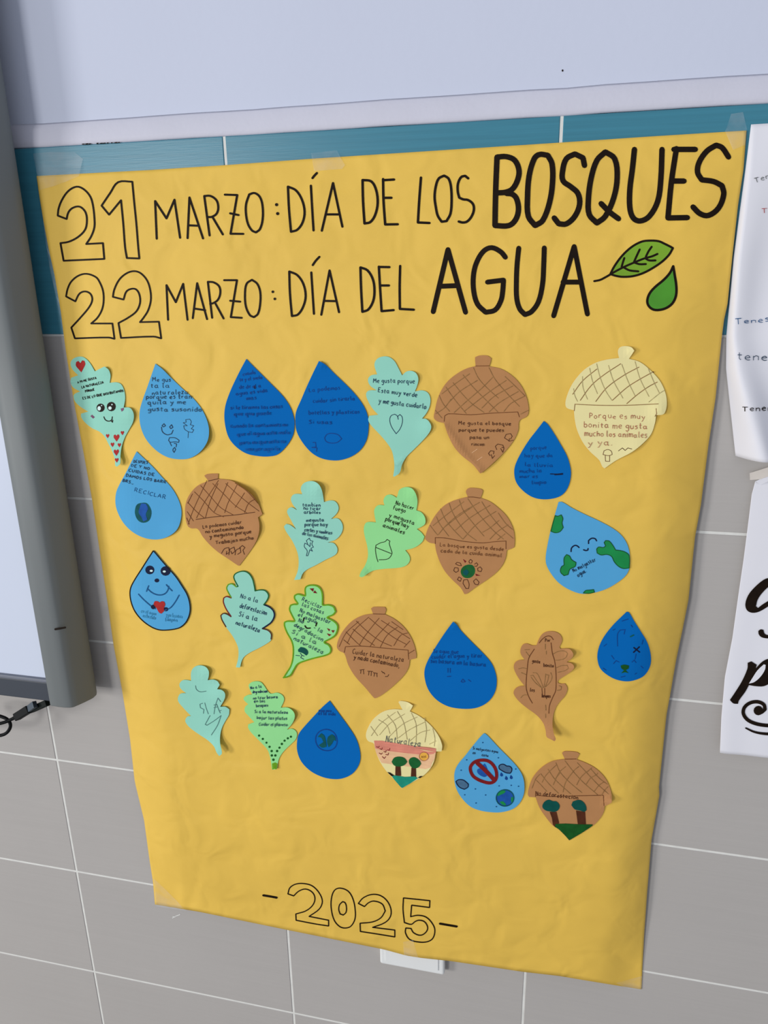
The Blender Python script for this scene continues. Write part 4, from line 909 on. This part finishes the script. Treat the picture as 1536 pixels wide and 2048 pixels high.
T16 = Trace(1040, 1480, 7.68)
c = ACORN('brown acorn with two dark green trees standing on a green ground', 'brown', T16, [645,200,680,175,860,185,915,215,890,260,870,300,1000,350,1150,430,1280,550,1360,680,1405,830,1410,960,1360,990,1300,1015,1290,1090,1240,1190,1130,1310,950,1430,780,1530,755,1545,700,1480,600,1380,500,1310,400,1190,300,1040,240,880,140,875,120,830,140,720,190,590,280,470,390,380,520,320,690,295], [(1400,950,90,.006)])
lattice(c, 'cap_pencil', [[250,620,320,690,410,790],[320,520,430,660,590,820],[430,450,540,610,780,830],[550,350,620,500,760,650,950,810],[690,320,830,500,980,660,1190,840],[880,350,1020,500,1200,690,1360,830],[1090,450,1220,590,1340,680],[185,740,240,600,300,530],[340,650,400,540,550,390],[510,690,600,500,700,410],[540,600,610,510],[660,800,700,650,830,470,900,410],[870,690,930,580,1020,490],[1010,690,1080,590,1180,530,1190,510],[1140,790,1210,700,1280,650],[1250,850,1310,760,1350,720],[1020,500,1100,430]], 1.3)
c.strokes('cap_edge', 'brown_pencil', [[240,790,238,870],[240,850,500,870,800,860,1280,850,1290,1010],[690,295,860,292]], 1.3)
c.text('umber_pencil', [('No deforestacion',235,845,900,915)], 40, 1.5)
for tr, cr in (([455,1105,560,1105,600,1275,545,1345,505,1300,490,1200],[345,1000,380,945,440,918,500,940,560,945,608,1005,595,1065,550,1100,480,1100,400,1085,350,1045]),([860,1085,1000,1105,1012,1298,888,1295],[788,1000,810,945,900,920,970,950,1015,1020,1020,1080,990,1105,920,1085,840,1065])):
    e = c.fill('drawn_tree', 'teal', cr, 3); c.fill('tree_trunk', 'bark', tr, 2, e, False)
c.fill('drawn_ground', 'grass', [545,1290,700,1285,900,1295,1115,1298,1110,1320,950,1428,780,1528,757,1540,700,1475,600,1375,540,1335], 3, None, False)

# ------------------------------------------------------------------ clear adhesive tape holding the poster
def tape(label, pts, dfun, mat='tape', name='tape_strip', step=9, cat='tape', grp='clear tape on the poster edges'):
    vs_, fs = triangulate(pts, step)
    V = [at(x, y, dfun(x, y)) for x, y in vs_]; n = len(V); o = sum(V, Vector()) / n
    F = []
    for f in fs:
        a, b, c_ = (V[i] for i in f[:3])
        F.append(tuple(f) if (b - a).cross(c_ - a).y < 0 else tuple(f[::-1]))
    V += [v + Vector((0, .0001, 0)) for v in V]
    edges = {}
    for f in F:
        for a, b in zip(f, f[1:] + f[:1]): edges[(a, b)] = 1
    if mat != 'tape':
        F = F + [tuple(i + n for i in f[::-1]) for f in F] + [(b, a, a + n, b + n) for (a, b) in edges if (b, a) not in edges]
    ob = mesh_obj(name, V, F, M[mat], None, o)
    return tag(ob, label, cat, grp)
def on_poster(x, y): 
    p = coons(np.array([0.5]), np.array([0.5]))
    return depth(x, y) + .0009
def fade(edge_y):   # tape running from the tile onto the paper edge
    return lambda x, y: .0006 + (depth(x, y) + .0006) * min(max((y - edge_y(x) + 8) / 10, 0), 1)
topy = lambda x: 352 + (x - 73) * (261 - 352) / (1493 - 73)
tape('wrinkled clear tape over the poster corner beside the whiteboard frame', [(66, 307), (100, 304), (150, 305), (166, 318), (158, 352), (135, 362), (108, 372), (80, 380), (74, 350)], fade(topy))
tape('clear tape patch at the top edge above the word DÍA', [(622, 306), (674, 301), (690, 330), (684, 338), (628, 342)], fade(topy))
tape('clear tape over the poster corner beside the handwritten sheet', [(1450, 262), (1462, 228), (1486, 224), (1494, 258), (1490, 290), (1466, 300)], fade(topy))
tape('long clear tape strip along the poster edge facing the whiteboard', [(86, 440), (91, 446), (101, 490), (112, 545), (124, 610), (131, 660), (128, 676), (121, 640), (112, 592), (100, 540), (92, 490)], lambda x, y: depth(x, y) * .6 + .0008)
tape('clear tape on the lower poster corner nearest the cable', [(307, 1757), (322, 1770), (352, 1800), (374, 1822), (340, 1817), (312, 1812)], lambda x, y: depth(x, y) + .0006)
tape('clear tape at the poster bottom over the socket', [(806, 1884), (826, 1880), (836, 1914), (808, 1909)], lambda x, y: depth(x, y) + .0006)
tape('clear tape on the lower poster corner farthest from the cable', [(1232, 1966), (1262, 1958), (1284, 1952), (1283, 1981), (1255, 1977)], lambda x, y: depth(x, y) + .0006)

# ------------------------------------------------------------------ white sheets right of the poster
def sheet(name, label, cat, left_px, zt, zb, xr, dfun, nu=46, nv=70):
    """sheet whose free edge follows left_px (photo points near the wall); it runs to x = xr"""
    L = [at(x, y, d) for x, y, d in left_px]
    zs = np.array([p.z for p in L]); xs = np.array([p.x for p in L])
    V, F = [], []
    for j in range(nv):
        v = j / (nv - 1); z = zt + (zb - zt) * v
        x0 = float(np.interp(-z, -zs, xs))
        for i in range(nu):
            u = (i / (nu - 1)) ** 1.5; x = x0 + (xr - x0) * u
            V.append(Vector((x, -dfun(x - x0, v), z)))
    n = len(V); o = sum(V, Vector()) / n
    V += [p + Vector((0, .0002, 0)) for p in V]
    for j in range(nv - 1):
        for i in range(nu - 1):
            a = j * nu + i; q = (a, a + nu, a + nu + 1, a + 1); F.append(q); F.append(tuple(k + n for k in q[::-1]))
    rim = list(range(nu)) + [j * nu + nu - 1 for j in range(1, nv)] + [(nv - 1) * nu + i for i in range(nu - 2, -1, -1)] + [j * nu for j in range(nv - 2, 0, -1)]
    for a, b in zip(rim, rim[1:] + rim[:1]): F.append((a, b, b + n, a + n))
    ob = mesh_obj(name, V, F, M['paper'], None, o, smooth=True)
    tag(ob, label, cat)
    return ob, o
def d1(s, v):
    # taped at the top, lower corner bent: a ridge with its free strip leaning back to the wall
    rid = np.interp(v, [0, .15, .35, .6, .8, 1], [.0015, .006, .009, .012, .020, .026])
    sr = np.interp(v, [0, .6, .75, 1], [.003, .005, .011, .022])
    lo = np.interp(v, [0, .5, 1], [.001, .002, .002])
    base = np.interp(v, [0, .3, .7, 1], [.0015, .004, .006, .005]) + .0018 * math.sin(v * 9 + s * 40)
    if s < sr: return lo + (rid - lo) * math.sin(s / sr * math.pi / 2)
    return float(base + (rid - base) * math.exp(-((s - sr) / .017) ** 2))
s1, o1 = sheet('handwritten_sheet', 'white paper sheet of handwritten lines with a bent lower corner', 'paper sheet',
    [(1502, 250, .001), (1490, 348, .002), (1467.6, 515, .003), (1453, 671, .003), (1452, 738, .002), (1460, 812, .002), (1471, 912, .002)], 1.583, 1.283, .742, d1)
def on_plane(f, k=.0012):
    return lambda x, y: f(x, y) + k
def sheet_depth(left_px, zt, zb, dfun):
    L = [at(x, y, d) for x, y, d in left_px]; zs = np.array([p.z for p in L]); xs = np.array([p.x for p in L])
    def f(px, py):
        d = .004
        for _ in range(5):
            p = at(px, py, d); v = min(max((zt - p.z) / (zt - zb), 0), 1); x0 = float(np.interp(-p.z, -zs, xs))
            d = dfun(max(p.x - x0, 0), v)
        return d
    return f
f1 = sheet_depth([(1502, 250, .001), (1490, 348, .002), (1467.6, 515, .003), (1453, 671, .003), (1452, 738, .002), (1460, 812, .002), (1471, 912, .002)], 1.583, 1.283, d1)
TS = Trace(1386, 200, 2.695)
def sheet_text(mat, rows, w):
    ik = Ink(on_plane(f1, .0008))
    for t, x0, y0, x1, y1, h in rows: write(ik, TS, t, x0, y0, x1, y1, h, w)
    ik.build('handwriting', M[mat], s1, o1)['kind'] = 'stuff'
sheet_text('pencil', [('Tener amigos',336,445,640,350,18)], 1.3)
sheet_text('red', [('Tener',372,612,540,600,17)], 1.3)
sheet_text('blue_pen', [('Tenes que',230,1210,560,1180,18)], 1.5)
sheet_text('pen', [('tener una',236,1400,620,1405,24)], 1.5)
sheet_text('ink', [('Tener mas',266,1678,560,1672,17)], 1.7)

L2 = [(1509, 962, .002), (1502.5, 987.5, .003), (1487, 1119, .005), (1465, 1275, .006), (1449, 1353, .006), (1441.6, 1431, .006), (1439, 1503, .007)]
def d2(s, v): 
    return float(.004 + .005 * v * math.exp(-(s / .02) ** 2) + .0035 * math.sin(min(s / .09, 1) * math.pi) * (.3 + v) + .001 * math.sin(v * 8 + 1))
z2t, z2b = at(1509, 962, .004).z, at(1439, 1503, .007).z
s2, o2 = sheet('printed_sheet', 'white sheet printed with bold black curly script letters', 'paper sheet', L2, z2t, z2b, .775, d2)
f2 = sheet_depth(L2, z2t, z2b, d2)
TP = Trace(1340, 900, 3.2)
ik = Ink(on_plane(f2, .0008))
def pf(fl): ik.fill(TP(fl), True, 8)
# script letters: outlines traced, continued past the frame
pf([640,818,600,830,540,880,500,930,482,985,492,1025,525,1042,570,1035,630,1000,690,960,690,930,630,965,590,990,562,1012,550,1000,560,960,590,915,640,870,700,850,700,820])
pf([565,1158,580,1148,598,1152,605,1175,625,1185,660,1180,660,1205,620,1206,585,1198,568,1180])
pf([497,1362,520,1353,555,1375,548,1400,560,1385,590,1355,625,1338,660,1340,680,1380,670,1440,640,1490,600,1512,550,1512,505,1505,480,1550,440,1605,435,1625,405,1622,383,1600,420,1545,460,1480,495,1400])
ik.build('printed_lettering', M['ink'], s2, o2)
ik = Ink(on_plane(f2, .0011)); ik.fill(TP([505,1495,530,1455,560,1410,600,1372,612,1375,608,1405,580,1450,540,1485]), True, 8)
ik.build('letter_counter', M['paper'], s2, o2)
ik = Ink(on_plane(f2, .0008))
ik.stroke(TP([560,1672,585,1680,608,1660,600,1630,560,1612,510,1620,475,1650,470,1690,500,1730,560,1755,640,1765,720,1765]), 7.0)
ik.dot(*TP([565,1668])[0], 9.5)
ik.stroke(TP([485,1780,540,1805,610,1817,700,1818]), 3.0, w2=6.5)
ik.build('printed_flourish', M['ink'], s2, o2)
tape('beige masking tape strip holding the top of the printed sheet', TP([510, 148, 560, 132, 660, 100, 720, 90, 720, 150, 640, 165, 575, 188, 512, 192]), lambda x, y: .0062, 'masking', 'masking_tape', 9, 'tape', None)
tape('small torn white paper scrap tucked under the masking tape', TP([548, 200, 575, 188, 640, 165, 690, 160, 690, 200, 640, 196, 582, 224]), lambda x, y: .0056, 'paper', 'paper_scrap', 9, 'paper scrap', None)

# ------------------------------------------------------------------ small marks on the wall
def wall_mark(name, mat, d, fn, parent, label):
    ik = Ink(lambda x, y: d); fn(ik); ik.build(name, M[mat], parent, parent.location, label)
wall_mark('wall_speck', 'ink', -.0055, lambda k: k.dot(1125, 141, 1.6, 2.3), wall, 'tiny dark speck on the plaster')
def smudge(k):
    for x in (164, 171, 178, 193, 200, 206, 214, 222, 229, 236):
        k.stroke([(x, 288.5 - (x - 164) * .045), (x + random.uniform(3, 6), 288 - (x - 164) * .045)], random.uniform(1.6, 3), caps=False)
wall_mark('black_smudge', 'ink', .0009, smudge, wall, 'row of tiny black print remains')
wall_mark('scratch', 'grout', .0006, lambda k: (k.stroke([(345, 1836), (350, 1833), (360, 1829)], 1.6), k.stroke([(346, 1833), (350, 1834)], 1.8)), wall, 'small white scratch on a tile')
